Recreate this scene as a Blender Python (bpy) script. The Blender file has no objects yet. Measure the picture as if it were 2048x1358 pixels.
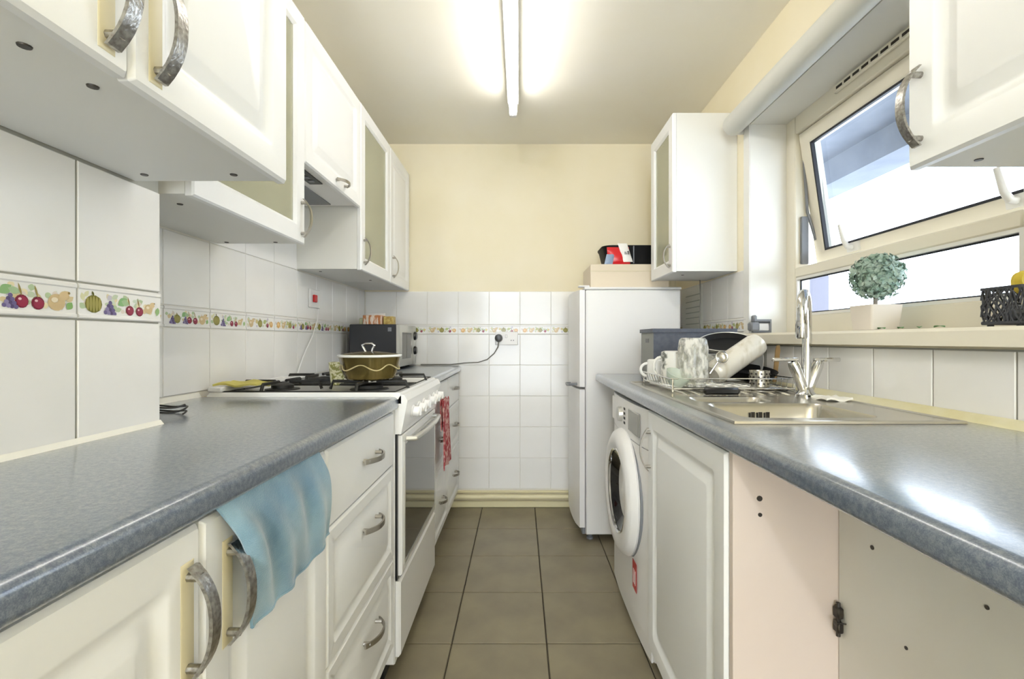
import bpy, bmesh, math, random
from mathutils import Vector, Matrix
random.seed(7)
S = bpy.context.scene
COL = S.collection
PI = math.pi

# ------------------------------------------------------------------ camera
cd = bpy.data.cameras.new('camera')
cd.sensor_width = 36.0
cd.lens = 935.0 / 2048 * 36.0
cd.shift_x = -16.0 / 2048
cd.shift_y = 1.0 / 2048
cd.clip_start = 0.01
cam = bpy.data.objects.new('camera', cd)
cam.location = (0, 0, 1.08)
cam.rotation_euler = (PI / 2, 0, 0)
COL.objects.link(cam)
S.camera = cam

# ------------------------------------------------------------------ world and exposure
w = bpy.data.worlds.new('overcast_sky')
S.world = w
w.use_nodes = True
wb = w.node_tree.nodes['Background']
wb.inputs[0].default_value = (0.82, 0.90, 1.0, 1)
wb.inputs[1].default_value = 4.4
S.view_settings.view_transform = 'Standard'
S.view_settings.look = 'None'
S.view_settings.gamma = 1.0
S.view_settings.use_curve_mapping = False
S.view_settings.exposure = 0.95
TUBE_STRENGTH = 11.0
HALL_STRENGTH = 300.0

# ------------------------------------------------------------------ materials
def lin(c):
    if isinstance(c, str):
        c = [int(c[i:i+2], 16) / 255 for i in (0, 2, 4)]
        c = [x / 12.92 if x <= 0.04045 else ((x + 0.055) / 1.055) ** 2.4 for x in c]
    return (c[0], c[1], c[2], 1)

def M(name, col, rough=0.5, metal=0.0, spec=0.5, col2=None, nscale=8.0, ndetail=4, nlo=0.35, nhi=0.65,
      bump=None, coat=0.0, emit=None, trans=0.0, stretch=None, sheen=0.0, sss=0.0):
    m = bpy.data.materials.new(name)
    m.use_nodes = True
    nt = m.node_tree
    p = nt.nodes['Principled BSDF']
    p.inputs['Base Color'].default_value = lin(col)
    p.inputs['Roughness'].default_value = rough
    p.inputs['Metallic'].default_value = metal
    p.inputs['Specular IOR Level'].default_value = spec
    p.inputs['Coat Weight'].default_value = coat
    p.inputs['Transmission Weight'].default_value = trans
    p.inputs['Sheen Weight'].default_value = sheen
    if emit:
        p.inputs['Emission Color'].default_value = lin(emit[0])
        p.inputs['Emission Strength'].default_value = emit[1]
    tc = nt.nodes.new('ShaderNodeTexCoord')
    src = tc.outputs['Object']
    if stretch:
        mp = nt.nodes.new('ShaderNodeMapping')
        mp.inputs['Scale'].default_value = stretch
        nt.links.new(src, mp.inputs['Vector'])
        src = mp.outputs['Vector']
    if col2 is not None:
        n = nt.nodes.new('ShaderNodeTexNoise')
        n.inputs['Scale'].default_value = nscale
        n.inputs['Detail'].default_value = ndetail
        nt.links.new(src, n.inputs['Vector'])
        r = nt.nodes.new('ShaderNodeValToRGB')
        r.color_ramp.elements[0].position = nlo
        r.color_ramp.elements[0].color = lin(col)
        r.color_ramp.elements[1].position = nhi
        r.color_ramp.elements[1].color = lin(col2)
        nt.links.new(n.outputs['Fac'], r.inputs['Fac'])
        nt.links.new(r.outputs['Color'], p.inputs['Base Color'])
    if bump:
        n2 = nt.nodes.new('ShaderNodeTexNoise')
        n2.inputs['Scale'].default_value = bump[0]
        n2.inputs['Detail'].default_value = 3
        nt.links.new(src, n2.inputs['Vector'])
        b = nt.nodes.new('ShaderNodeBump')
        b.inputs['Strength'].default_value = bump[1]
        b.inputs['Distance'].default_value = bump[2] if len(bump) > 2 else 0.002
        nt.links.new(n2.outputs['Fac'], b.inputs['Height'])
        nt.links.new(b.outputs['Normal'], p.inputs['Normal'])
    return m

def glass_mat(name, tint, ior=1.45, frost=0.0, fcol='ffffff', streak=False):
    m = bpy.data.materials.new(name)
    m.use_nodes = True
    nt = m.node_tree
    nt.nodes.clear()
    out = nt.nodes.new('ShaderNodeOutputMaterial')
    t = nt.nodes.new('ShaderNodeBsdfTransparent')
    t.inputs[0].default_value = lin(tint)
    g = nt.nodes.new('ShaderNodeBsdfGlossy')
    g.inputs['Roughness'].default_value = 0.02
    lw = nt.nodes.new('ShaderNodeLayerWeight')
    lw.inputs['Blend'].default_value = 0.5
    pw = nt.nodes.new('ShaderNodeMath'); pw.operation = 'POWER'; pw.inputs[1].default_value = 5.0
    f = nt.nodes.new('ShaderNodeMath'); f.operation = 'MULTIPLY_ADD'; f.inputs[1].default_value = 0.8; f.inputs[2].default_value = 0.03
    nt.links.new(lw.outputs['Facing'], pw.inputs[0])
    nt.links.new(pw.outputs[0], f.inputs[0])
    mx = nt.nodes.new('ShaderNodeMixShader')
    nt.links.new(f.outputs[0], mx.inputs[0])
    nt.links.new(t.outputs[0], mx.inputs[1])
    nt.links.new(g.outputs[0], mx.inputs[2])
    last = mx
    if frost > 0:
        d = nt.nodes.new('ShaderNodeBsdfDiffuse')
        d.inputs[0].default_value = lin(fcol)
        m2 = nt.nodes.new('ShaderNodeMixShader')
        m2.inputs[0].default_value = frost
        if streak:
            tc = nt.nodes.new('ShaderNodeTexCoord')
            mp = nt.nodes.new('ShaderNodeMapping'); mp.inputs['Scale'].default_value = (1, 1, .45)
            nz = nt.nodes.new('ShaderNodeTexNoise'); nz.inputs['Scale'].default_value = 55; nz.inputs['Detail'].default_value = 4
            rm = nt.nodes.new('ShaderNodeMapRange')
            rm.inputs[1].default_value = .4; rm.inputs[2].default_value = .62; rm.inputs[3].default_value = .1; rm.inputs[4].default_value = frost*2.2
            nt.links.new(tc.outputs['Object'], mp.inputs[0]); nt.links.new(mp.outputs[0], nz.inputs['Vector'])
            nt.links.new(nz.outputs['Fac'], rm.inputs[0]); nt.links.new(rm.outputs[0], m2.inputs[0])
        nt.links.new(mx.outputs[0], m2.inputs[1])
        nt.links.new(d.outputs[0], m2.inputs[2])
        last = m2
    nt.links.new(last.outputs[0], out.inputs[0])
    return m

def attr_mat(name, rough=0.2):
    m = bpy.data.materials.new(name)
    m.use_nodes = True
    nt = m.node_tree
    p = nt.nodes['Principled BSDF']
    a = nt.nodes.new('ShaderNodeAttribute')
    a.attribute_name = 'Col'
    nt.links.new(a.outputs['Color'], p.inputs['Base Color'])
    p.inputs['Roughness'].default_value = rough
    return m

def worktop_mat():
    m = bpy.data.materials.new('blue_grey_mottled_laminate')
    m.use_nodes = True
    nt = m.node_tree
    p = nt.nodes['Principled BSDF']
    tc = nt.nodes.new('ShaderNodeTexCoord')
    n1 = nt.nodes.new('ShaderNodeTexNoise'); n1.inputs['Scale'].default_value = 130; n1.inputs['Detail'].default_value = 6
    n1.inputs['Roughness'].default_value = 0.7
    n2 = nt.nodes.new('ShaderNodeTexNoise'); n2.inputs['Scale'].default_value = 700; n2.inputs['Detail'].default_value = 2
    mth = nt.nodes.new('ShaderNodeMath'); mth.operation = 'ADD'
    m2 = nt.nodes.new('ShaderNodeMath'); m2.operation = 'MULTIPLY'; m2.inputs[1].default_value = 0.55
    nt.links.new(tc.outputs['Object'], n1.inputs['Vector'])
    nt.links.new(tc.outputs['Object'], n2.inputs['Vector'])
    nt.links.new(n2.outputs['Fac'], m2.inputs[0])
    nt.links.new(n1.outputs['Fac'], mth.inputs[0])
    nt.links.new(m2.outputs[0], mth.inputs[1])
    r = nt.nodes.new('ShaderNodeValToRGB')
    e = r.color_ramp.elements
    e[0].position = 0.62; e[0].color = lin('44506a')
    e[1].position = 0.92; e[1].color = lin('737c88')
    x = e.new(0.76); x.color = lin('596577')
    nt.links.new(mth.outputs[0], r.inputs['Fac'])
    nt.links.new(r.outputs['Color'], p.inputs['Base Color'])
    p.inputs['Roughness'].default_value = 0.3
    p.inputs['Specular IOR Level'].default_value = 0.9
    p.inputs['Coat Weight'].default_value = 1.0
    p.inputs['Coat IOR'].default_value = 1.65
    p.inputs['Coat Roughness'].default_value = 0.18
    b = nt.nodes.new('ShaderNodeBump'); b.inputs['Strength'].default_value = 0.015; b.inputs['Distance'].default_value = 0.001
    nt.links.new(n1.outputs['Fac'], b.inputs['Height'])
    nt.links.new(b.outputs['Normal'], p.inputs['Normal'])
    return m

MT = {}
MT['cream_wall'] = M('cream_painted_plaster', 'f2e7c8', 0.7, col2='f5ebd1', nscale=3, bump=(30, 0.1))
MT['ceiling'] = M('cream_painted_ceiling', 'faf5e6', 0.8, col2='fbf7ec', nscale=2.5, bump=(60, 0.1))
MT['tile'] = M('white_glazed_tile', 'eceae6', 0.12, col2='f1efec', nscale=3, bump=(6, 0.05))
MT['grout'] = M('grey_grout', 'a3a299', 0.9)
MT['grout_light'] = M('cream_grout', 'e6e2d8', 0.9)
MT['floor_tile'] = M('taupe_floor_tile', '847a66', 0.38, col2='92886f', nscale=6, bump=(25, 0.12))
MT['floor_grout'] = M('dark_floor_grout', '4a4336', 0.9)
MT['print'] = attr_mat('fruit_transfer_print')
MT['white'] = M('white_vinyl', 'efefee', 0.32, spec=0.5)
MT['white_in'] = M('white_melamine', 'e9e8e2', 0.45)
MT['under'] = M('pale_grey_melamine', 'eae9e4', 0.5)
MT['pink_panel'] = M('pinkish_melamine', 'd8c9be', 0.5, col2='d2c2b6', nscale=2)
MT['grey_panel'] = M('white_chipboard_panel', 'd8d7d1', 0.5, col2='d2cbc2', nscale=2)
MT['worktop'] = worktop_mat()
MT['seal'] = M('yellowed_sealant', 'e2dcc0', 0.5, col2='d8cfa4', nscale=10)
MT['seal_white'] = M('white_sealant', 'e8e5da', 0.5)
MT['nickel'] = M('hammered_nickel', 'b9b7b2', 0.28, 1.0, col2='8e8a84', nscale=160, bump=(220, 0.6, 0.001))
MT['nickel_plain'] = M('satin_nickel', 'b4b0a8', 0.3, 1.0)
MT['dark_metal'] = M('dark_screw_metal', '4a4642', 0.4, 0.8)
MT['beige_plate'] = M('plain_beige', 'd9cfae', 0.4)
MT['glass'] = glass_mat('clear_glass', 'f4faf6')
MT['cab_glass'] = glass_mat('greenish_cabinet_glass', 'f4f3e6', frost=.28, fcol='e6e5cf')
MT['win_glass'] = glass_mat('window_glass', 'f5f8fb')
MT['jar_glass'] = glass_mat('cloudy_jar_glass', 'f2f2ee', 1.5, 0.30, 'f4f2ec', True)
MT['pale_band'] = M('pale_gold_enamel', 'c4b584', 0.3)
MT['amber_glass'] = glass_mat('amber_glass', '8c7a3e', 1.6, 0.15, '8c7a45')
MT['upvc'] = M('cream_window_plastic', 'ece5d3', 0.3)
MT['upvc_white'] = M('white_window_plastic', 'eceae4', 0.3)
MT['seal_black'] = M('black_rubber_gasket', '23242a', 0.6)
MT['blind'] = M('pale_roller_fabric', 'd9d8d0', 0.7, bump=(300, 0.1))
MT['enamel'] = M('white_enamel', 'f2f1ef', 0.15)
MT['plastic_white'] = M('white_plastic', 'eeecea', 0.3)
MT['plastic_cream'] = M('cream_pipe_paint', 'e6dcb4', 0.4)
MT['black'] = M('black_plastic', '121214', 0.3)
MT['black_gloss'] = M('black_oven_glass', '0c0c0d', 0.04, spec=0.8)
MT['charcoal'] = M('charcoal_casing', '26272c', 0.35)
MT['iron'] = M('black_cast_iron', '1a1917', 0.5, bump=(200, 0.3))
MT['steel'] = M('brushed_stainless', 'c3bfb6', 0.24, 1.0, bump=(90, 0.05), stretch=(1, 12, 1))
MT['chrome'] = M('polished_chrome', 'd6d6d6', 0.08, 1.0)
MT['silver'] = M('silver_plastic', 'c9c8c2', 0.3, 0.6)
MT['grey_plastic'] = M('grey_plastic', '7d7f84', 0.4)
MT['display'] = M('grey_display', '8b8982', 0.2)
MT['crate_dark'] = M('slate_plastic', '565a66', 0.5, col2='4b4f5c', nscale=60)
MT['crate_light'] = M('pale_grey_plastic', '8f9088', 0.5)
MT['nonstick'] = M('black_nonstick', '08080a', 0.6, spec=.25)
MT['bronze_pot'] = M('bronze_glass_pot', '5a4c28', 0.12, 0.6, col2='7a6a3a', nscale=9)
MT['ceramic'] = M('white_ceramic', 'efeeea', 0.15)
MT['speckle'] = M('speckled_ceramic', 'e6e4de', 0.25, col2='6e6f68', nscale=38, nlo=0.52, nhi=0.66)
MT['flask'] = M('white_brushed_flask', 'e2ddd2', 0.3, 0.15, col2='c6bda9', nscale=40, stretch=(1, 1, 0.15), nlo=0.5, nhi=0.75)
MT['blue_cloth'] = M('blue_microfibre', '547d98', 0.9, col2='86a9bb', nscale=9, bump=(500, 0.5, 0.002), sheen=0.6)
MT['red_cloth'] = M('red_check_cotton', 'b0444c', 0.9, col2='dcb0ab', nscale=45, nlo=0.45, nhi=0.6, bump=(300, 0.3))
MT['yellow_cloth'] = M('yellow_sponge_cloth', 'cfc46c', 0.9, bump=(200, 0.4))
MT['white_cloth'] = M('white_cotton', 'efece4', 0.9, bump=(200, 0.3))
MT['card'] = M('cream_cardboard', 'e4d7c2', 0.8)
MT['red_pack'] = M('red_foil_pack', 'd2232a', 0.25)
MT['white_pack'] = M('white_foil_pack', 'f1efec', 0.25)
MT['blue_pack'] = M('pale_blue_pack', '8fa3bf', 0.3)
MT['print_black'] = M('black_print_ink', '1c1a1a', 0.6)
MT['print_grey'] = M('grey_print_ink', 'bcc0b8', 0.8)
MT['print_red'] = M('red_sticker', 'c43b3b', 0.4)
MT['paper'] = M('white_paper', 'e9e9e2', 0.9)
MT['orange_box'] = M('orange_striped_card', 'c98453', 0.7, col2='f0e2d4', nscale=70, stretch=(1, 6, 0.2), nlo=0.48, nhi=0.54)
MT['gold_box'] = M('gold_card', 'b08d45', 0.5, col2='d6bf72', nscale=60)
MT['green_pack'] = M('pale_green_pack', 'cfd3b4', 0.5)
MT['leaf'] = M('sage_green_leaf', '7d9b8a', 0.6, col2='bccdc0', nscale=40, nlo=0.35, nhi=0.65)
MT['leaf_green'] = M('bright_green_leaf', '5b8a47', 0.6)
MT['stem'] = M('grey_brown_stem', '8d857c', 0.8)
MT['pot'] = M('white_matt_pot', 'e6dccf', 0.5)
MT['lattice'] = M('black_lattice_plastic', '3c3d42', 0.4)
MT['lemon'] = M('yellow_sponge', 'e2c850', 0.9, bump=(120, 0.6))
MT['concrete'] = M('pale_grey_concrete', '6e737c', 0.9, col2='5b616b', nscale=3)
MT['concrete_light'] = M('lilac_grey_render', '8a8998', 0.9)
MT['wood'] = M('pale_brown_wood', 'a98a5c', 0.6)
MT['tube'] = M('lit_fluorescent_tube', 'ffffff', 0.5, emit=((1.0, 0.975, 0.94), TUBE_STRENGTH))
MT['hall_lamp'] = M('lit_lamp_glass', 'ffffff', 0.5, emit=((0.86, 0.94, 1.0), HALL_STRENGTH))
MT['slot_dark'] = M('dark_slot_fill', '3a332c', 0.9)
MT['black_cable'] = M('black_cable', '2b2b2b', 0.5)
MT['grey_cable'] = M('grey_cable', '77756d', 0.5)

# ------------------------------------------------------------------ mesh builder
def rrect(x0, x1, y0, y1, r, n=5):
    P = []
    for cx, cy, a0 in ((x1-r, y1-r, 0), (x0+r, y1-r, PI/2), (x0+r, y0+r, PI), (x1-r, y0+r, 1.5*PI)):
        for k in range(n+1):
            a = a0+PI/2*k/n
            P.append((cx+r*math.cos(a), cy+r*math.sin(a)))
    return P
class MB:
    def __init__(s):
        s.v = []; s.f = []; s.c = []
    def add(s, vs, fs, col=None):
        o = len(s.v)
        s.v += [tuple(v) for v in vs]
        s.f += [tuple(i + o for i in f) for f in fs]
        s.c += [col] * len(fs)
        return s
    def box(s, x0, x1, y0, y1, z0, z1, c=0.0):
        if x0 > x1: x0, x1 = x1, x0
        if y0 > y1: y0, y1 = y1, y0
        if z0 > z1: z0, z1 = z1, z0
        if c <= 0:
            vs = [(x, y, z) for x in (x0, x1) for y in (y0, y1) for z in (z0, z1)]
            s.add(vs, [(0,1,3,2),(4,6,7,5),(0,4,5,1),(2,3,7,6),(0,2,6,4),(1,5,7,3)])
            return s
        c = min(c, (x1-x0)*.45, (y1-y0)*.45, (z1-z0)*.45)
        vs = []; idx = {}
        lo = (x0, y0, z0); hi = (x1, y1, z1)
        for i in (0,1):
            for j in (0,1):
                for k in (0,1):
                    b = (i,j,k)
                    for a in range(3):
                        p = []
                        for d in range(3):
                            e = hi[d] if b[d] else lo[d]
                            if d != a: e += -c if b[d] else c
                            p.append(e)
                        idx[(b,a)] = len(vs); vs.append(p)
        fs = []
        for a in range(3):
            o = [d for d in range(3) if d != a]
            for sd in (0,1):
                q = []
                for (m,n) in ((0,0),(1,0),(1,1),(0,1)):
                    b = [0,0,0]; b[a]=sd; b[o[0]]=m; b[o[1]]=n
                    q.append(idx[(tuple(b),a)])
                fs.append(q)
        for a in range(3):
            o = [d for d in range(3) if d != a]
            for m in (0,1):
                for n in (0,1):
                    b0=[0,0,0]; b0[o[0]]=m; b0[o[1]]=n; b1=list(b0); b1[a]=1
                    b0=tuple(b0); b1=tuple(b1)
                    fs.append([idx[(b0,o[0])], idx[(b1,o[0])], idx[(b1,o[1])], idx[(b0,o[1])]])
        for i in (0,1):
            for j in (0,1):
                for k in (0,1):
                    fs.append([idx[((i,j,k),a)] for a in range(3)])
        s.add(vs, fs)
        return s
    def prism(s, poly, fn, a, b):
        """poly: list of (u,v); fn(u,v,t)->xyz ; from t=a to t=b"""
        n = len(poly)
        vs = [fn(u, v, a) for u, v in poly] + [fn(u, v, b) for u, v in poly]
        fs = [tuple(range(n))[::-1], tuple(range(n, 2*n))]
        for i in range(n):
            j = (i+1) % n
            fs.append((i, j, n+j, n+i))
        s.add(vs, fs)
        return s
    def lathe(s, prof, c, n=24, mat=None, ax='z'):
        """prof list of (r,h); r=0 closes"""
        vs = []; rows = []
        for r, h in prof:
            if r <= 1e-6:
                rows.append([len(vs)]); vs.append((0,0,h))
            else:
                rows.append(list(range(len(vs), len(vs)+n)))
                for i in range(n):
                    t = 2*PI*i/n
                    vs.append((r*math.cos(t), r*math.sin(t), h))
        fs = []
        for A, B in zip(rows, rows[1:]):
            if len(A) == 1 and len(B) == 1: continue
            for i in range(n):
                j = (i+1) % n
                if len(A) == 1: fs.append((A[0], B[i], B[j]))
                elif len(B) == 1: fs.append((A[i], B[0], A[j]))
                else: fs.append((A[i], B[i], B[j], A[j]))
        if ax == 'x': vs = [(z, x, y) for x, y, z in vs]
        elif ax == 'y': vs = [(y, z, x) for x, y, z in vs]
        if mat is not None: vs = [mat @ Vector(v) for v in vs]
        s.add([(v[0]+c[0], v[1]+c[1], v[2]+c[2]) for v in vs], fs)
        return s
    def tube(s, pts, r, n=8, closed=False, sec=None):
        """sweep a circle (or a section of (a,b) points) along pts"""
        P = [Vector(p) for p in pts]
        m = len(P)
        T = []
        for i in range(m):
            if closed: t = P[(i+1) % m] - P[i-1]
            elif i == 0: t = P[1]-P[0]
            elif i == m-1: t = P[-1]-P[-2]
            else: t = P[i+1]-P[i-1]
            T.append(t.normalized())
        up = Vector((0,0,1))
        if abs(T[0].dot(up)) > 0.9: up = Vector((1,0,0))
        N = (up - T[0]*up.dot(T[0])).normalized()
        rings = []; vs = []
        for i in range(m):
            if i: 
                N = (N - T[i]*N.dot(T[i]))
                if N.length < 1e-6: N = T[i].orthogonal()
                N.normalize()
            B = T[i].cross(N)
            rr = r[i] if isinstance(r, (list, tuple)) else r
            ring = []
            S_ = sec if sec else [(math.cos(2*PI*k/n), math.sin(2*PI*k/n)) for k in range(n)]
            for a, b in S_:
                if sec: q = P[i] + N*a + B*b
                else: q = P[i] + (N*a + B*b)*rr
                ring.append(len(vs)); vs.append(tuple(q))
            rings.append(ring)
        k = len(rings[0]); fs = []
        for i in range(m if closed else m-1):
            A = rings[i]; Bq = rings[(i+1) % m]
            for q in range(k):
                fs.append((A[q], A[(q+1) % k], Bq[(q+1) % k], Bq[q]))
        if not closed:
            fs.append(tuple(rings[0][::-1])); fs.append(tuple(rings[-1]))
        s.add(vs, fs)
        return s
    def rings(s, u0, u1, v0, v1, prof, fn, back=0.0):
        """concentric rectangles: prof list of (inset, height)"""
        vs = []; fs = []
        if len(prof[0]) == 3:
            k = 20
            for ins, h, r in [(0.0, back, .003)] + list(prof):
                vs += [fn(u, v, h) for u, v in rrect(u0+ins, u1-ins, v0+ins, v1-ins, r, 4)]
            m = len(vs)//k
            for a in range(m-1):
                for i in range(k):
                    j = (i+1) % k
                    fs.append((a*k+i, a*k+j, (a+1)*k+j, (a+1)*k+i))
            fs.append(tuple(range(k))[::-1]); fs.append(tuple(range((m-1)*k, m*k)))
            return s.add(vs, fs)
        allp = [(0.0, back)] + prof
        for ins, h in allp:
            for (u, v) in ((u0+ins, v0+ins), (u1-ins, v0+ins), (u1-ins, v1-ins), (u0+ins, v1-ins)):
                vs.append(fn(u, v, h))
        for k in range(len(allp)-1):
            for i in range(4):
                j = (i+1) % 4
                fs.append((4*k+i, 4*k+j, 4*k+4+j, 4*k+4+i))
        m = 4*(len(allp)-1)
        fs.append((m, m+1, m+2, m+3)); fs.append((3,2,1,0))
        s.add(vs, fs)
        return s
    def frame(s, u0, u1, v0, v1, prof, fn):
        """closed rectangular frame: prof is a closed section of (inset, height)"""
        vs = []; fs = []; n = len(prof)
        for ins, h in prof:
            for (u, v) in ((u0+ins, v0+ins), (u1-ins, v0+ins), (u1-ins, v1-ins), (u0+ins, v1-ins)):
                vs.append(fn(u, v, h))
        for k in range(n):
            l = (k+1) % n
            for i in range(4):
                j = (i+1) % 4
                fs.append((4*k+i, 4*k+j, 4*l+j, 4*l+i))
        s.add(vs, fs)
        return s
    def sheet(s, grid, th):
        """grid[i][j] points; makes a closed thin sheet"""
        R = len(grid); C = len(grid[0])
        G = [[Vector(p) for p in row] for row in grid]
        top = []; bot = []
        for i in range(R):
            for j in range(C):
                du = G[min(i+1,R-1)][j]-G[max(i-1,0)][j]
                dv = G[i][min(j+1,C-1)]-G[i][max(j-1,0)]
                n = du.cross(dv)
                n = n.normalized() if n.length > 1e-9 else Vector((0,0,1))
                top.append(tuple(G[i][j]+n*th/2)); bot.append(tuple(G[i][j]-n*th/2))
        o = R*C
        fs = []
        for i in range(R-1):
            for j in range(C-1):
                a=i*C+j; b=a+1; c=a+C+1; d=a+C
                fs.append((a,d,c,b)); fs.append((o+a,o+b,o+c,o+d))
        for j in range(C-1):
            fs.append((j,j+1,o+j+1,o+j)); k=(R-1)*C+j; fs.append((k,o+k,o+k+1,k+1))
        for i in range(R-1):
            k=i*C; fs.append((k,o+k,o+k+C,k+C)); k=i*C+C-1; fs.append((k,k+C,o+k+C,o+k))
        s.add(top+bot, fs)
        return s
    def xf(s, m):
        s.v = [tuple(m @ Vector(v)) for v in s.v]
        return s

ORG = {}
def to_mesh(name, mb, mat, off=(0,0,0), smooth=True, flat=False):
    me = bpy.data.meshes.new(name)
    me.from_pydata([(v[0]-off[0], v[1]-off[1], v[2]-off[2]) for v in mb.v], [], mb.f)
    bm = bmesh.new(); bm.from_mesh(me)
    if not flat:
        bmesh.ops.recalc_face_normals(bm, faces=bm.faces)
    bm.to_mesh(me); bm.free()
    if any(c is not None for c in mb.c):
        ca = me.color_attributes.new('Col', 'FLOAT_COLOR', 'CORNER')
        for p, c in zip(me.polygons, mb.c):
            for li in p.loop_indices:
                ca.data[li].color = lin(c) if c else (1,1,1,1)
    me.materials.append(MT[mat] if isinstance(mat, str) else mat)
    if smooth:
        for p in me.polygons: p.use_smooth = True
        me.set_sharp_from_angle(angle=math.radians(38))
    me.update()
    return me

def tag(o, label=None, cat=None, group=None, kind=None):
    if label: o['label'] = label
    if cat: o['category'] = cat
    if group: o['group'] = group
    if kind: o['kind'] = kind
    return o

def root(name, loc, label=None, cat=None, group=None, kind=None):
    o = bpy.data.objects.new(name, None)
    o.empty_display_size = 0.05
    o.location = loc
    COL.objects.link(o)
    ORG[o.name] = loc
    return tag(o, label, cat, group, kind)

def part(name, mb, mat, parent, label=None, kind=None, smooth=True, flat=False):
    off = ORG[parent.name]
    o = bpy.data.objects.new(name, to_mesh(name, mb, mat, off, smooth, flat))
    o.parent = parent
    COL.objects.link(o)
    ORG[o.name] = off
    return tag(o, label, kind=kind)

def solo(name, mb, mat, label=None, cat=None, group=None, kind=None, smooth=True):
    xs = [v[0] for v in mb.v]; ys = [v[1] for v in mb.v]; zs = [v[2] for v in mb.v]
    off = ((min(xs)+max(xs))/2, (min(ys)+max(ys))/2, min(zs))
    o = bpy.data.objects.new(name, to_mesh(name, mb, mat, off, smooth))
    o.location = off
    COL.objects.link(o)
    ORG[o.name] = off
    return tag(o, label, cat, group, kind)

def struct(name, mb, mat):
    o = solo(name, mb, mat, kind='structure')
    return o

TC = {}
def piece(name, size, centre, mat, parent, c=0.0015, key=None, mbf=None):
    """a cheap piece (tile) sharing its mesh with alike pieces"""
    k = key or (name, tuple(round(x, 4) for x in size), mat)
    if k not in TC:
        mb = mbf() if mbf else MB().box(-size[0]/2, size[0]/2, -size[1]/2, size[1]/2, -size[2]/2, size[2]/2, c)
        TC[k] = to_mesh(name, mb, mat, smooth=False)
    o = bpy.data.objects.new(name, TC[k])
    off = ORG[parent.name]
    o.location = (centre[0]-off[0], centre[1]-off[1], centre[2]-off[2])
    o.parent = parent
    COL.objects.link(o)
    ORG[o.name] = (centre[0], centre[1], centre[2])
    return o

def px(x, y, Y):
    """photo pixel at depth Y -> world x, z"""
    s = 935.0 / Y
    return (x-1040)/s, 1.08+(680-y)/s

# ------------------------------------------------------------------ room shell
YB = 3.03; XL = -1.01; XP = -0.763; XR = 1.01; ZC = 2.35; YF = -3.1
fl = struct('floor', MB().box(-1.2, 1.3, YF, YB+.1, -.1, -.006), 'floor_grout')
T = 0.338
for i in range(-4, 4):
    x0 = -0.243 + T*i; x1 = x0+T
    x0 = max(x0, XL); x1 = min(x1, XR)
    if x1-x0 < .02: continue
    for j in range(-15, 5):
        y0 = 1.664+T*j; y1 = y0+T
        y0 = max(y0, YF); y1 = min(y1, YB-.005)
        if y1-y0 < .02: continue
        piece('tile', (x1-x0-.005, y1-y0-.005, .01), ((x0+x1)/2, (y0+y1)/2, -.005), 'floor_tile', fl, .0015)
struct('ceiling', MB().box(-1.2, 1.3, YF-.1, YB+.1, ZC, ZC+.1), 'ceiling')
wl = struct('wall_left', MB().box(XL-.15, XL, .98, YB+.1, 0, ZC).box(XL-.15, XP-.007, YF, .99, 0, ZC), 'cream_wall')
wbk = struct('wall_back', MB().box(XL-.02, XR+.3, YB, YB+.12, 0, ZC), 'cream_wall')
struct('wall_front', MB().box(XL-.15, -.85, YF-.12, YF, 0, ZC).box(.75, XR+.3, YF-.12, YF, 0, ZC).box(-.85, .75, YF-.12, YF, 2.15, ZC).box(-.85, .75, YF-.12, YF, 0, .06), 'cream_wall')
WY0, WY1, WZ0, WZ1 = 0.87, 2.05, 1.075, 2.03
wr = struct('wall_right', MB().box(XR, XR+.26, YF, WY0, 0, ZC).box(XR, XR+.26, WY1, YB, 0, ZC)
            .box(XR, XR+.26, WY0, WY1, 0, WZ0).box(XR, XR+.26, WY0, WY1, WZ1, ZC), 'cream_wall')

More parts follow.
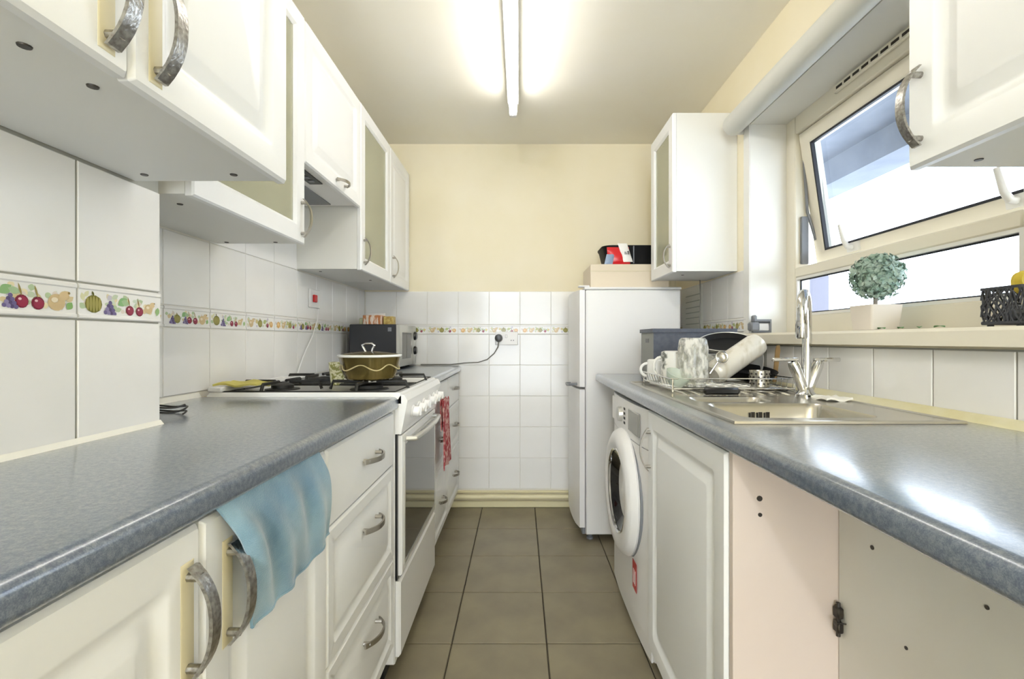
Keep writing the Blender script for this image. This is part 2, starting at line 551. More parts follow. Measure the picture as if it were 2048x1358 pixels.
# wall tiles ------------------------------------------------------
def fruit_print(variant, W, H):
    """flat printed transfer, local u 0..W, v 0..H -> list of (poly, colour, layer)"""
    out = []
    R = random.Random(variant*31+5)
    def ell(cx, cy, rx, ry, col, lay, n=14, a=0):
        pts = []
        for k in range(n):
            t = 2*PI*k/n
            x = rx*math.cos(t); y = ry*math.sin(t)
            pts.append((cx+x*math.cos(a)-y*math.sin(a), cy+x*math.sin(a)+y*math.cos(a)))
        out.append((pts, col, lay))
    def leaf(cx, cy, L, w_, a, col, lay):
        pts = []
        for k in range(8):
            t = k/7; pts.append((t*L, w_*math.sin(PI*t)))
        for k in range(6, 0, -1):
            t = k/7; pts.append((t*L, -w_*math.sin(PI*t)))
        out.append(([(cx+x*math.cos(a)-y*math.sin(a), cy+x*math.sin(a)+y*math.cos(a)) for x, y in pts], col, lay))
    def cherry(cx, cy, r):
        ell(cx, cy, r, r*1.03, '7c2036', 2)
        ell(cx+.1*r, cy-.05*r, r*.8, r*.8, '98304a', 3)
        ell(cx-.3*r, cy+.35*r, r*.25, r*.2, 'e8b8c0', 4)
        leaf(cx, cy+r*.8, r*2.1, r*.16, PI/2+.25, '9a8a50', 2)
    def pear(cx, cy, r):
        ell(cx, cy, r, r*.95, 'd0b78c', 2)
        ell(cx+r*1.0, cy+r*.75, r*.5, r*.45, 'd0b78c', 2)
        leaf(cx+.2*r, cy+.3*r, r*1.6, r*.5, .7, 'd6bd92', 3)
        ell(cx-.25*r, cy+.25*r, r*.4, r*.3, 'eadcc0', 4)
        ell(cx+r*1.4, cy+r*1.15, r*.15, r*.15, '96804e', 4)
    def squash(cx, cy, r):
        ell(cx, cy, r, r*.95, '76712f', 2)
        for k in range(-2, 3):
            ell(cx+k*r*.35, cy, r*.16, r*(.9-.1*abs(k)), 'a59d56', 3)
        leaf(cx, cy+r*.8, r*.6, r*.12, 1.9, '6c6a34', 3)
    def grapes(cx, cy, r):
        for i in range(4):
            for j in range(4-i):
                ell(cx+(j+.5*i)*r*1.6, cy+i*r*1.5-.2*j*r, r, r, ('6f6390', '8d82aa', '5d5078')[(i+j) % 3], 2+(i+j) % 2)
    PALE = ['c3cfb4', 'd8d6ae', 'e6d9b4', 'cfd8c6', 'dcd0c4', 'b5c6a0', 'd9c79c', 'c9c4d0']
    for k in range(44):
        cx = W*R.uniform(.05, .93); cy = H*R.uniform(.24, .66)
        if R.random() < .6: leaf(cx, cy, H*R.uniform(.16, .28), H*R.uniform(.05, .1), R.uniform(-.5, 3.6), R.choice(PALE), 1)
        else: ell(cx, cy, H*R.uniform(.05, .10), H*R.uniform(.05, .09), R.choice(PALE), 1)
    if variant == 0:
        grapes(W*.395, H*.24, H*.055); leaf(W*.36, H*.52, H*.34, H*.12, .7, '8db37c', 2); leaf(W*.42, H*.66, H*.3, H*.09, -.3, 'a8bf96', 2)
        cherry(W*.525, H*.36, H*.165); cherry(W*.655, H*.34, H*.165); pear(W*.815, H*.40, H*.24)
        leaf(W*.91, H*.22, H*.25, H*.1, 1.0, '86ad6a', 3); grapes(W*.12, H*.22, H*.06); squash(W*.26, H*.40, H*.22)
    elif variant == 1:
        squash(W*.155, H*.44, H*.275); grapes(W*.285, H*.22, H*.065); leaf(W*.43, H*.46, H*.4, H*.13, .6, '8ab57c', 2); leaf(W*.47, H*.60, H*.3, H*.1, -.3, 'a5c193', 2)
        cherry(W*.575, H*.32, H*.155); cherry(W*.70, H*.31, H*.15); pear(W*.825, H*.42, H*.17); leaf(W*.94, H*.2, H*.3, H*.09, 1.4, '8fb077', 3)
    elif variant == 2:
        pear(W*.16, H*.40, H*.24); squash(W*.47, H*.42, H*.25); leaf(W*.58, H*.45, H*.4, H*.14, .5, 'b0b878', 2)
        cherry(W*.74, H*.32, H*.14); leaf(W*.3, H*.5, H*.35, H*.12, .2, 'cfc08a', 2); ell(W*.88, H*.4, H*.2, H*.2, 'd8a968', 2); ell(W*.875, H*.43, H*.12, H*.1, 'e6c48c', 3)
    else:
        ell(W*.15, H*.4, H*.22, H*.22, 'd9ab6a', 2); ell(W*.14, H*.44, H*.12, H*.1, 'ebc98e', 3); pear(W*.36, H*.38, H*.22); leaf(W*.5, H*.45, H*.4, H*.14, .5, 'b9b878', 2)
        squash(W*.66, H*.42, H*.22); cherry(W*.82, H*.32, H*.13); leaf(W*.88, H*.4, H*.3, H*.1, .4, 'd6c382', 2)
    return out

BORD = {}
def border_tile(parent, a0, a1, z0, z1, fn, key, variant):
    """fn(u,v,h) world map; u along the wall, v up, h out of the wall"""
    W = a1-a0-.004; H = z1-z0-.003
    c = fn((a0+a1)/2, (z0+z1)/2, 0)
    def loc(u, v, h):
        q = fn((a0+a1)/2+u, (z0+z1)/2+v, h)
        return (q[0]-c[0], q[1]-c[1], q[2]-c[2])
    kb = ('border', key, round(W, 4))
    if kb not in BORD:
        prof = [(-H/2, 0), (-H/2, .007), (-H/2+.002, .0095), (-H/2+.006, .0095), (-H/2+.008, .0075),
                (H/2-.010, .0075), (H/2-.008, .0095), (H/2-.003, .0095), (H/2, .007), (H/2, 0)]
        mb = MB().prism(prof, lambda v, h, t: loc(t, v, h), -W/2, W/2)
        BORD[kb] = to_mesh('border_tile', mb, 'tile', smooth=False)
    o = bpy.data.objects.new('border_tile', BORD[kb])
    off = ORG[parent.name]
    o.location = (c[0]-off[0], c[1]-off[1], c[2]-off[2]); o.parent = parent
    COL.objects.link(o); ORG[o.name] = c
    kp = ('print', key, round(W, 4), variant)
    if kp not in BORD:
        mb = MB()
        for ix, (pts, col, lay) in enumerate(fruit_print(variant, W, H)):
            q = [loc(min(max(u, .002), W-.002)-W/2, min(max(v, .009), H-.011)-H/2, .0076+lay*.00025+ix*.000004) for u, v in pts]
            mb.add(q, [tuple(range(len(q)))], col)
        BORD[kp] = to_mesh('fruit_print', mb, 'print', smooth=False, flat=True)
    p = bpy.data.objects.new('fruit_print', BORD[kp])
    p.parent = o
    COL.objects.link(p)

ZB0, ZB1 = 1.116, 1.180
def tile_wall(parent, edges, rows, fn, key, border=True, off=0):
    gp = .004 if key in ('pier', 'right') else .0022
    for k in range(len(edges)-1):
        a0, a1 = edges[k], edges[k+1]
        for z0, z1 in rows:
            def mk(a0=a0, a1=a1, z0=z0, z1=z1):
                c = fn((a0+a1)/2, (z0+z1)/2, 0)
                W = (a1-a0-gp)/2; H = (z1-z0-gp)/2
                def loc(u, v, h):
                    q = fn((a0+a1)/2+u, (z0+z1)/2+v, h)
                    return (q[0]-c[0], q[1]-c[1], q[2]-c[2])
                return MB().rings(-W, W, -H, H, [(0, .0055), (.0015, .007)], loc)
            c = fn((a0+a1)/2, (z0+z1)/2, 0)
            piece('tile', (1, 1, 1), c, 'tile', parent, key=(key, round(a1-a0, 4), round(z1-z0, 4)), mbf=mk)
        if border:
            border_tile(parent, a0, a1, ZB0, ZB1, fn, key, (k+off) % 4 if off < 100 else 2+(k % 2))

# left pier tiles
fnP = lambda u, v, h: (XP-.007+h, u, v)
part('grout', MB().box(XP-.0068, XP-.003, -.5, .99, .902, 1.45), 'grout', wl)
tile_wall(wl, [-.145, .045, .235, .425, .615, .805, .993], [(.906, ZB0), (ZB1, 1.392)], fnP, 'pier', True, 0)
# recess tiles
fnL = lambda u, v, h: (XL+h-.001, u, v)
ed = [1.0, 1.117, 1.315, 1.513, 1.711, 1.909, 2.107, 2.305, 2.503, 2.701, 2.899, 3.022]
part('grout', MB().box(XL-.001, XL+.003, 1.0, YB, .9, 1.695), 'grout_light', wl)
tile_wall(wl, ed, [(.918, ZB0), (ZB1, 1.395)], fnL, 'left', True, 2)
tile_wall(wl, ed[3:7], [(1.395, 1.69)], fnL, 'left', False)
# back wall tiles
fnB = lambda u, v, h: (u, YB-h+.001, v)
part('grout', MB().box(XL, .45, YB-.003, YB+.001, .1, 1.394), 'grout_light', wbk)
eb = [-1.0+.2*k for k in range(8)]
tile_wall(wbk, eb, [(.918, ZB0), (ZB1, 1.394)], fnB, 'back', True, 100)
tile_wall(wbk, eb[2:], [(.118, .318), (.318, .518), (.518, .718), (.718, .918)], fnB, 'back', False)
# right wall tiles
fnR = lambda u, v, h: (XR-h+.001, u, v)
part('grout', MB().box(XR-.003, XR+.001, -.1, 2.45, .9, 1.06), 'grout', wr)
er = [-.014+.192*k for k in range(12)]
tile_wall(wr, er[:-1], [(.915, 1.058)], fnR, 'right', False)
part('grout', MB().box(XR-.003, XR+.001, 2.06, 3.02, .9, 1.394), 'grout_light', wr)
er2 = [2.07+.19*k for k in range(6)]
tile_wall(wr, er2, [(.918, ZB0), (ZB1, 1.394)], fnR, 'rightfar', True, 100)

# skirting with a painted pipe along the back wall
bb = struct('baseboard_back', MB().box(XL, .36, YB-.018, YB-.001, 0, .042, .004), 'plastic_cream')
part('pipe', MB().tube([(-.60, YB-.03, .073), (.36, YB-.03, .073)], .017, 12), 'plastic_cream', bb)
part('ledge', MB().box(XL, .36, YB-.012, YB-.001, .092, .108, .003), 'plastic_cream', bb)

# ------------------------------------------------------------------ window
wn = root('window_1', (1.195, 1.535, WZ0), kind='structure')
FX0, FX1 = 1.165, 1.225
fY0, fY1 = WY0, WY1
fr = MB()
fr.box(FX0, FX1, 1.98, fY1-.001, 1.11, WZ1, .004)          # far stile
fr.box(FX0, FX1, 1.030, 1.085, 1.11, WZ1, .004)            # mullion
fr.box(FX0, FX1, fY0+.001, .925, 1.11, WZ1, .004)          # near stile
fr.box(FX0, FX1, .925, 1.030, 1.95, WZ1, .004).box(FX0, FX1, .925, 1.030, 1.11, 1.18, .004)
fr.box(FX0, FX1, 1.085, 1.98, 1.95, WZ1, .004)             # head
fr.box(FX0, FX1, 1.085, 1.98, 1.11, 1.180, .004)           # bottom rail
fr.box(FX0, FX1, 1.085, 1.98, 1.343, 1.384, .004)          # transom
part('frame', fr, 'upvc', wn)
part('glazing_bead', MB().frame(1.085, 1.98, 1.180, 1.343, [(0, 0), (.010, 0), (.010, .02), (0, .02)], lambda u, v, h: (FX0+.004+h, u, v)), 'upvc_white', wn)
part('gasket', MB().frame(1.093, 1.972, 1.188, 1.335, [(0, 0), (.007, 0), (.007, .004), (0, .004)], lambda u, v, h: (FX0+.016+h, u, v)), 'seal_black', wn)
part('pane', MB().box(FX0+.022, FX0+.040, 1.086, 1.979, 1.181, 1.342), 'win_glass', wn)
part('pane', MB().box(FX0+.022, FX0+.040, .926, 1.029, 1.181, 1.949), 'win_glass', wn)
# tilted top-hung sash
TH = math.radians(8)
def sx(u, v, h):      # u along y, v up from the hinge (negative down), h towards the room is negative
    d = v-1.948
    return (FX0+.012 + h*math.cos(TH) - d*math.sin(TH), u, 1.948 + d*math.cos(TH) + h*math.sin(TH))
sash = MB().frame(1.09, 1.977, 1.388, 1.947, [(0, .004), (.003, 0), (.045, 0), (.056, .008), (.056, .05), (0, .05)], sx)
so = part('sash', sash, 'upvc', wn)
part('gasket', MB().frame(1.145, 1.922, 1.443, 1.892, [(0, .006), (.008, .006), (.008, .02), (0, .02)], sx), 'seal_black', so)
pb = MB()
pb.add([sx(u, v, h) for u in (1.146, 1.921) for v in (1.444, 1.891) for h in (.020, .036)], [(0,1,3,2),(4,6,7,5),(0,4,5,1),(2,3,7,6),(0,2,6,4),(1,5,7,3)])
part('pane', pb, 'win_glass', so)
for yy in (1.745, 1.165):
    h = MB()
    h.add([sx(u, v, hh) for u in (yy-.028, yy+.028) for v in (1.408, 1.440) for hh in (-.012, .002)], [(0,1,3,2),(4,6,7,5),(0,4,5,1),(2,3,7,6),(0,2,6,4),(1,5,7,3)])
    h.tube([sx(yy, 1.425, -.010), sx(yy, 1.428, -.028), sx(yy+.006, 1.45, -.034), sx(yy+.016, 1.515, -.034)], [.010, .010, .009, .007], 10)
    part('window_handle', h, 'upvc_white', so)
st = MB().tube([(FX0+.03, 1.972, 1.90), (FX0+.045, 1.968, 1.62), (FX0+.075, 1.960, 1.50)], .006, 8)
st.box(FX0+.02, FX0+.05, 1.966, 1.979, 1.40, 1.60, .002)
part('friction_stay', st, 'grey_plastic', wn)
tv = MB().box(FX0-.012, FX0+.001, 1.15, 1.72, 1.985, 2.012, .003)
part('trickle_vent', tv, 'upvc', wn)
for k in range(13):
    part('vent_slot', MB().box(FX0-.0135, FX0-.011, 1.17+k*.042, 1.20+k*.042, 1.994, 2.003), 'slot_dark', wn)  # solid dark boxes stand for the open vent slots
sb = MB()
prof = [(.975, 1.066), (.972, 1.075), (.972, 1.098), (.978, 1.108), (1.17, 1.110), (1.17, 1.077), (1.012, 1.076), (1.012, 1.066)]
part('sill_board', MB().prism([(1.17, 1.077), (1.17, 1.110), (.978, 1.108), (.970, 1.100), (.970, 1.066), (1.008, 1.066), (1.008, 1.077)],
     lambda u, v, t: (u, t, v), .80, 2.10), 'upvc', wn)
# plastered reveal boards
part('reveal_board', MB().box(XR-.004, FX0+.001, WY1-.006, WY1+.0, 1.11, WZ1-.002), 'upvc_white', wn)
part('reveal_board', MB().box(XR-.004, FX0+.001, WY0, WY1-.006, WZ1-.008, WZ1-.001), 'upvc_white', wn)
part('reveal_trim', MB().box(XR-.008, XR+.002, WY1-.004, WY1+.045, 1.11, WZ1), 'upvc_white', wn)

# outside: balcony above, partition
bal = struct('trim_1', MB().box(1.30, 2.55, -1.0, 5.0, 2.42, 2.6).box(2.30, 2.55, -1.0, 5.0, 2.24, 2.42), 'concrete')
bal['label'] = 'concrete balcony slab with a downstand beam above the window'
blo = struct('trim_2', MB().box(1.28, 2.55, -1.0, 5.0, -.2, 0).box(2.45, 2.55, -1.0, 5.0, 0, .95), 'concrete')
blo['label'] = 'balcony floor with a low parapet outside the window'
solo('balcony_partition', MB().box(1.45, 1.99, 3.0, 3.12, 0, 1.50, .01).box(1.43, 2.01, 2.98, 3.14, 1.50, 1.53, .005), 'concrete_light',
     'lilac grey rendered partition wall on the balcony outside', 'partition')

# ------------------------------------------------------------------ roller blind
rb = root('roller_blind', (.95, 1.53, 1.99), 'rolled-up pale grey roller blind across the top of the window', 'blind')
part('roll', MB().lathe([(0, -1.1), (.044, -1.1), (.046, -1.095), (.046, .555), (.044, .56), (0, .56)], (.95, 1.53, 2.037), 28, ax='y'), 'blind', rb)
part('bracket', MB().box(.93, 1.009, 2.091, 2.10, 2.0, 2.08, .003), 'plastic_white', rb)
part('bracket', MB().box(.93, 1.009, .418, .428, 2.0, 2.08, .003), 'plastic_white', rb)

# ------------------------------------------------------------------ ceiling light
lt = root('fluorescent_light', (-.035, 1.74, ZC), 'long white fluorescent batten light along the middle of the ceiling', 'light')
part('batten', MB().prism([(-.030, ZC-.001), (-.027, ZC-.060), (.027, ZC-.060), (.030, ZC-.001)], lambda u, v, t: (-.035+u, t, v), .90, 2.41), 'plastic_white', lt)
part('tube', MB().lathe([(0, .95), (.019, .95), (.019, 2.385), (0, 2.385)], (-.035, 0, ZC-.105), 20, ax='y'), 'tube', lt)
for yy in (.925, 2.392):
    part('end_cap', MB().box(-.055, -.015, yy-.012, yy+.018, ZC-.126, ZC-.0605, .006), 'plastic_white', lt)
hl = root('ceiling_lamp', (-.42, -2.3, ZC), 'round opal lamp on the ceiling behind the camera', 'light')
part('base', MB().lathe([(0, 0), (.06, 0), (.06, -.03), (0, -.03)], (-.42, -2.3, ZC-.001), 24), 'plastic_white', hl)
part('globe', MB().lathe([(0, -.03), (.04, -.032), (.065, -.06), (.07, -.09), (.055, -.125), (0, -.145)], (-.42, -2.3, ZC), 24), 'hall_lamp', hl)

# ------------------------------------------------------------------ kitchen units
DOORP = [(0, .012, .003), (.005, .018, .003), (.050, .018, .012), (.054, .0165, .014), (.062, .0090, .018), (.070, .0080, .020), (.074, .0085, .020), (.094, .0160, .010), (.097, .0165, .008)]
DRAWP = [(0, .012, .003), (.005, .018, .003), (.032, .018, .008), (.040, .0095, .010), (.046, .0090, .010), (.062, .0165, .006)]
FLATP = [(0, .012, .003), (.005, .018, .003)]
def fmap(xf, side):
    """side +1 faces +x (left run), -1 faces -x (right run)"""
    return lambda u, v, h: (xf + side*h, u, v)
def bow(mb, fn, u, v, L, axis, w_=.014, out=.026, n=14):
    """strap bow handle centred u,v"""
    P = []
    for k in range(n+1):
        t = -1+2*k/n
        o_ = .005+out*(1-abs(t)**2.4)
        P.append((t*L/2, o_))
    vs = []
    for a, o_ in P:
        for dw in (-w_/2, w_/2):
            for dh in (0, .0045):
                if axis == 'v': vs.append(fn(u+dw, v+a, .018+o_+dh))
                else: vs.append(fn(u+a, v+dw, .018+o_+dh))
    fs = []
    for k in range(n):
        b = 4*k
        for (p, q) in ((0,1),(1,3),(3,2),(2,0)):
            fs.append((b+p, b+q, b+4+q, b+4+p))
    fs.append((0,1,3,2)); e = 4*n; fs.append((e, e+2, e+3, e+1))
    mb.add(vs, fs)
    for sg in (-1, 1):
        a = sg*L*.40
        o1 = .018+.005+out*(1-(.8)**2.4)+.002
        if axis == 'v': p0, p1 = fn(u, v+a, .0175), fn(u, v+a, o1)
        else: p0, p1 = fn(u+a, v, .0175), fn(u+a, v, o1)
        mb.tube([p0, p1], .0055, 8)
    return mb
def add_handle(door, fn, u, v, L=.125, axis='v', mat='nickel', w_=.014, out=.026, plate=False):
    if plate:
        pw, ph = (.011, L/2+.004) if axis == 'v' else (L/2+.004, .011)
        part('backplate', MB().rings(u-pw, u+pw, v-ph, v+ph, [(0, .0183), (.002, .0195)], fn, .0175), 'beige_plate', door, 'beige plate behind the handle')  # thin beige plate drawn under the handle strap
    return part('handle', bow(MB(), fn, u, v, L, axis, w_, out), mat, door)

def carcass(xw, xf, y0, y1, z0, z1, side, shelves=(), t=.016):
    """open-fronted box from the wall xw to the front plane xf"""
    mb = MB()
    a, b = min(xw, xf), max(xw, xf)
    mb.box(a, b, y0, y0+t, z0, z1).box(a, b, y1-t, y1, z0, z1)
    mb.box(a, b, y0+t, y1-t, z0, z0+t).box(a, b, y0+t, y1-t, z1-t, z1)
    if side > 0: mb.box(a, a+.006, y0+t, y1-t, z0+t, z1-t)
    else: mb.box(b-.006, b, y0+t, y1-t, z0+t, z1-t)
    return mb

def wall_unit(name, xw, xf, y0, y1, z0, z1, side, doors, label, glass=False, caps=(), shelves=()):
    r = root(name, ((xw+xf)/2, (y0+y1)/2, z0), label, 'cabinet')
    part('carcass', carcass(xw, xf, y0+.0015, y1-.0015, z0, z1, side), 'under', r)
    for zz in shelves:
        a, b = min(xw, xf)+.01, max(xw, xf)-.03
        part('shelf', MB().box(a, b, y0+.018, y1-.018, zz, zz+.014), 'white_in', r)
    fn = fmap(xf+side*.001, side)
    for d in doors:
        u0, u1, v0, v1 = d['u0']+.0015, d['u1']-.0015, d.get('v0', z0-.004), d.get('v1', z1)
        if d.get('glass'):
            o = part('door', MB().frame(u0, u1, v0, v1, [(0, 0), (0, .014), (.004, .018), (.054, .018), (.064, .010), (.064, 0)], fn), 'white', r)
            part('pane', MB().rings(u0+.062, u1-.062, v0+.062, v1-.062, [(0, .008)], fn, .004), 'cab_glass', o)
        else:
            o = part('door', MB().rings(u0, u1, v0, v1, d.get('prof', DOORP), fn), 'white', r)
        h = d.get('h')
        if h: add_handle(o, fn, *h, **d.get('hk', {}))
    for cx, cy in caps:
        part('screw_cap', MB().lathe([(0, -.0015), (.006, -.0015), (.007, .001), (0, .001)], (cx, cy, z0-.0002), 12), 'dark_metal', r)
    return r

# upper left near (on the pier)
XN = -.479
wall_unit('wall_cabinet', XP+.001, XN, .16, .928, 1.395, 2.115, 1,
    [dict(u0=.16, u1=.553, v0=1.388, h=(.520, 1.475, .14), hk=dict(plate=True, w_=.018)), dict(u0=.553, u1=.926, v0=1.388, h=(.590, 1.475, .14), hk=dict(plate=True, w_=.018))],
    'nearest white wall cabinet on the left with two panelled doors', caps=[(-.53, .50), (-.53, .58), (-.745+.03, .89), (-.545, .89)])
XU = -.733
wall_unit('wall_cabinet', XL+.001, XU, 1.02, 1.553, 1.40, 2.148, 1,
    [dict(u0=1.02, u1=1.553, glass=True, h=(1.527, 1.478, .125), hk=dict(mat='nickel_plain', w_=.011))],
    'white glass-doored wall cabinet before the cooker hood on the left', shelves=(1.64, 1.88), caps=[(-.80, 1.10), (-.96, 1.53), (-.80, 1.53)])
hood = wall_unit('hood_cabinet', XL+.001, XU, 1.555, 2.098, 1.70, 2.148, 1,
    [dict(u0=1.555, u1=2.098, v0=1.672, h=(1.86, 1.705, .10), hk=dict(axis='h', mat='nickel_plain', w_=.011))],
    'white cooker hood cabinet above the hob with a wide lift-up door')
part('hood', MB().box(XL+.012, XU-.002, 1.575, 2.078, 1.676, 1.699, .003), 'plastic_white', hood)
part('switch_panel', MB().box(-.80, -.752, 1.62, 1.78, 1.672, 1.677), 'black', hood, 'black switch panel of the hood')
for yy in (1.66, 1.70, 1.74):
    part('switch', MB().box(-.786, -.766, yy-.009, yy+.009, 1.669, 1.672, .001), 'grey_plastic', hood)
part('filter_grille', MB().box(-.985, -.83, 1.60, 2.05, 1.672, 1.677), 'grey_plastic', hood)
wall_unit('wall_cabinet', XL+.001, XU, 2.10, 2.578, 1.40, 2.15, 1,
    [dict(u0=2.10, u1=2.578, glass=True, h=(2.135, 1.485, .125), hk=dict(mat='nickel_plain', w_=.011))],
    'white glass-doored wall cabinet past the cooker hood on the left', shelves=(1.63, 1.86), caps=[(-.80, 2.5), (-.93, 2.18)])
wall_unit('wall_cabinet', XL+.001, XU, 2.58, 3.018, 1.40, 2.15, 1,
    [dict(u0=2.58, u1=3.018, h=(2.62, 1.49, .125), hk=dict(mat='nickel_plain', w_=.011))],
    'white solid-doored wall cabinet in the far left corner')
# upper right
wall_unit('wall_cabinet', XR-.001, .727, 2.17, 2.53, 1.40, 2.135, -1,
    [dict(u0=2.17, u1=2.53, glass=True, h=(2.20, 1.475, .11), hk=dict(mat='nickel_plain', w_=.011))],
    'white narrow glass-doored wall cabinet on the right beyond the window', shelves=(1.63, 1.86), caps=[(.80, 2.3)])
wall_unit('wall_cabinet', XR-.001, .724, .30, .853, 1.395, 2.115, -1,
    [dict(u0=.30, u1=.853, v0=1.388, h=(.822, 1.49, .14), hk=dict(w_=.016, out=.03))],
    'nearest white wall cabinet on the right before the window', caps=[(.80, .815)])

# base units ----------------------------------------------------------------
XBL = -.412     # front plane of left carcasses (door face is 18 mm proud)
fL = fmap(XBL+.001, 1)
def base_box(r, xw, xf, y0, y1, mat='white_in', z1=.862):
    part('carcass', MB().box(xw, xf, y0+.001, y1-.001, .12, z1), mat, r)
    k = .045 if xf < 0 else -.045
    part('plinth', MB().box(xf-k, xf-k*1.4, y0+.001, y1-.001, 0.001, .119), 'white_in', r)
r = root('base_cabinet', (-.7, .39, 0), 'nearest white base cabinet on the left with one panelled door', 'cabinet')
base_box(r, XP+.003, XBL, .18, .578)
d = part('door', MB().rings(.182, .576, .125, .855, DOORP, fL), 'white', r)
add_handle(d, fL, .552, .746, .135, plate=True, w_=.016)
r = root('base_cabinet', (-.7, .765, 0), 'white base cabinet on the left with the blue cloth over its door', 'cabinet')
base_box(r, XP+.003, XBL, .578, .952)
d = part('door', MB().rings(.580, .950, .125, .855, DOORP, fL), 'white', r)
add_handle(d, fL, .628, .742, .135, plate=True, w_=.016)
r = root('drawer_unit', (-.7, 1.205, 0), 'white three-drawer base unit on the left beside the cooker', 'drawers')
base_box(r, XP+.003, XBL, .952, 1.458)
for z0, z1, hz in ((.692, .855, .775), (.405, .688, .600), (.125, .401, .315)):
    d = part('drawer', MB().rings(.954, 1.456, z0, z1, DRAWP if z1-z0 > .2 else FLATP, fL), 'white', r)
    add_handle(d, fL, 1.225, hz, .12, 'h', mat='nickel_plain', w_=.013)
r = root('drawer_unit', (-.7, 2.31, 0), 'white drawer unit just past the cooker holding the red checked towel', 'drawers')
base_box(r, XL+.008, XBL, 2.07, 2.545, z1=.876)
for z0, z1, hz in ((.70, .868, .785), (.44, .696, .59), (.125, .436, .29)):
    d = part('drawer', MB().rings(2.072, 2.543, z0, z1, DRAWP if z1-z0 > .2 else FLATP, fL), 'white', r)
    add_handle(d, fL, 2.31, hz, .10, 'h', mat='nickel_plain', w_=.013)
r = root('drawer_unit', (-.7, 2.78, 0), 'white three-drawer unit in the far left corner under the microwave', 'drawers')
base_box(r, XL+.008, XBL, 2.545, 3.01, z1=.876)
for z0, z1, hz in ((.70, .868, .795), (.44, .696, .58), (.125, .436, .29)):
    d = part('drawer', MB().rings(2.547, 3.008, z0, z1, DRAWP if z1-z0 > .2 else FLATP, fL), 'white', r)
    add_handle(d, fL, 2.77, hz, .10, 'h', mat='nickel_plain', w_=.013)

# worktops --------------------------------------------------------------------
def nose(xf, side, zt, xb, th=.038, rad=.016):
    """cross-section (x,z) with a rolled front edge"""
    P = [(xb, zt-th), (xb, zt)]
    for k in range(7):
        a = PI/2*k/6
        P.append((xf - side*rad + side*rad*math.sin(a), zt - rad + rad*math.cos(a)))
    for k in range(7):
        a = PI/2*k/6
        P.append((xf - side*.010 + side*.010*math.cos(a), zt - th + .010 - .010*math.sin(a)))
    return P
ZT = .902
def run(name, label, secs, zt, seal=None):
    pass
wt = root('worktop', (-.58, .6, ZT-.038), 'blue-grey mottled worktop on the left nearest the camera', 'worktop')
mb = MB().prism(nose(-.380, 1, ZT, XP+.001), lambda u, v, t: (u, t, v), -.4, 1.459)
mb.box(XL+.008, XP+.0005, 1.0, 1.459, ZT-.038, ZT)
part('top', mb, 'worktop', wt)
sl = MB().prism([(XP+.0005, ZT), (XP+.008, ZT), (XP+.0005, ZT+.009)], lambda u, v, t: (u, t, v), -.4, .992)
sl.prism([(XL+.0075, ZT), (XL+.016, ZT), (XL+.0075, ZT+.014)], lambda u, v, t: (u, t, v), 1.0, 1.459)
part('sealant_bead', sl, 'seal_white', wt)
ZTF = .915
wt2 = root('worktop', (-.7, 2.55, ZTF-.038), 'blue-grey mottled worktop in the far left corner under the microwave', 'worktop')
part('top', MB().prism(nose(-.382, 1, ZTF, XL+.008), lambda u, v, t: (u, t, v), 2.072, 3.021), 'worktop', wt2)
wt3 = root('worktop', (.7, 1.2, ZT-.038), 'long blue-grey mottled worktop on the right around the sink', 'worktop')
mb = MB().prism(nose(.398, -1, ZT, .49), lambda u, v, t: (u, t, v), -.4, 2.465)
HX0, HX1, HY0, HY1 = .49, .90, 1.03, 1.44
mb.box(HX0, XR-.008, -.4, HY0, ZT-.038, ZT).box(HX0, XR-.008, HY1, 2.465, ZT-.038, ZT).box(HX1, XR-.008, HY0, HY1, ZT-.038, ZT)
part('top', mb, 'worktop', wt3)
part('sealant_bead', MB().prism([(XR-.0075, ZT), (XR-.034, ZT), (XR-.026, ZT+.010), (XR-.0075, ZT+.017)], lambda u, v, t: (u, t, v), -.4, 2.46), 'seal', wt3, 'yellowed sealant strip')

# right base unit with door
XBR = .430
fR = fmap(XBR-.001, -1)
r = root('base_cabinet', (.7, 1.22, 0), 'white base cabinet under the sink on the right with a panelled door', 'cabinet')
mb = MB().box(XBR, .99, .936, .954, .12, .862).box(XBR, .99, 1.484, 1.502, .12, .862).box(XBR, .99, .954, 1.484, .12, .138).box(.98, .99, .954, 1.484, .138, .862)
part('carcass', mb, 'pink_panel', r)
part('plinth', MB().box(XBR+.045, XBR+.063, .938, 1.50, .001, .119), 'white_in', r)
d = part('door', MB().rings(.938, 1.502, .10, .855, DOORP, fR), 'white', r)
add_handle(d, fR, 1.474, .735, .135, mat='nickel_plain', w_=.010, out=.024)
# recess panels to the right of the sink unit: pinkish end panel and recessed back panel
r = root('end_panel', (.53, .93, 0), 'pinkish board closing the end of the gap under the right worktop', 'panel')
part('board', MB().box(XBR-.012, .640, .918, .934, .001, .862, .001), 'pink_panel', r)
for cx, cz, rr in ((.470, .769, .0055), (.471, .737, .004)):
    part('screw_hole', MB().lathe([(0, -.001), (rr, -.001), (rr, .001), (0, .001)], (cx, .9172, cz), 10, ax='y'), 'dark_metal', r)
r = root('filler_panel', (.65, .5, 0), 'white board set back under the right worktop with screw holes', 'panel')
part('board', MB().box(.625, .640, -.3, .917, .001, .862, .001), 'grey_panel', r)
fF = lambda u, v, h: (.625-h, u, v)
for (pxx, pyy, rr) in ((1745, 1095, .004), (1975, 1215, .003), (1813, 1296, .003)):
    s_ = (pxx-1040)/.625
    yy = 935/s_; zz = 1.08+(680-pyy)/s_
    part('screw_hole', MB().lathe([(0, -.001), (rr, -.001), (rr, .001), (0, .001)], (.6246, yy, zz), 10, ax='x'), 'dark_metal', r)
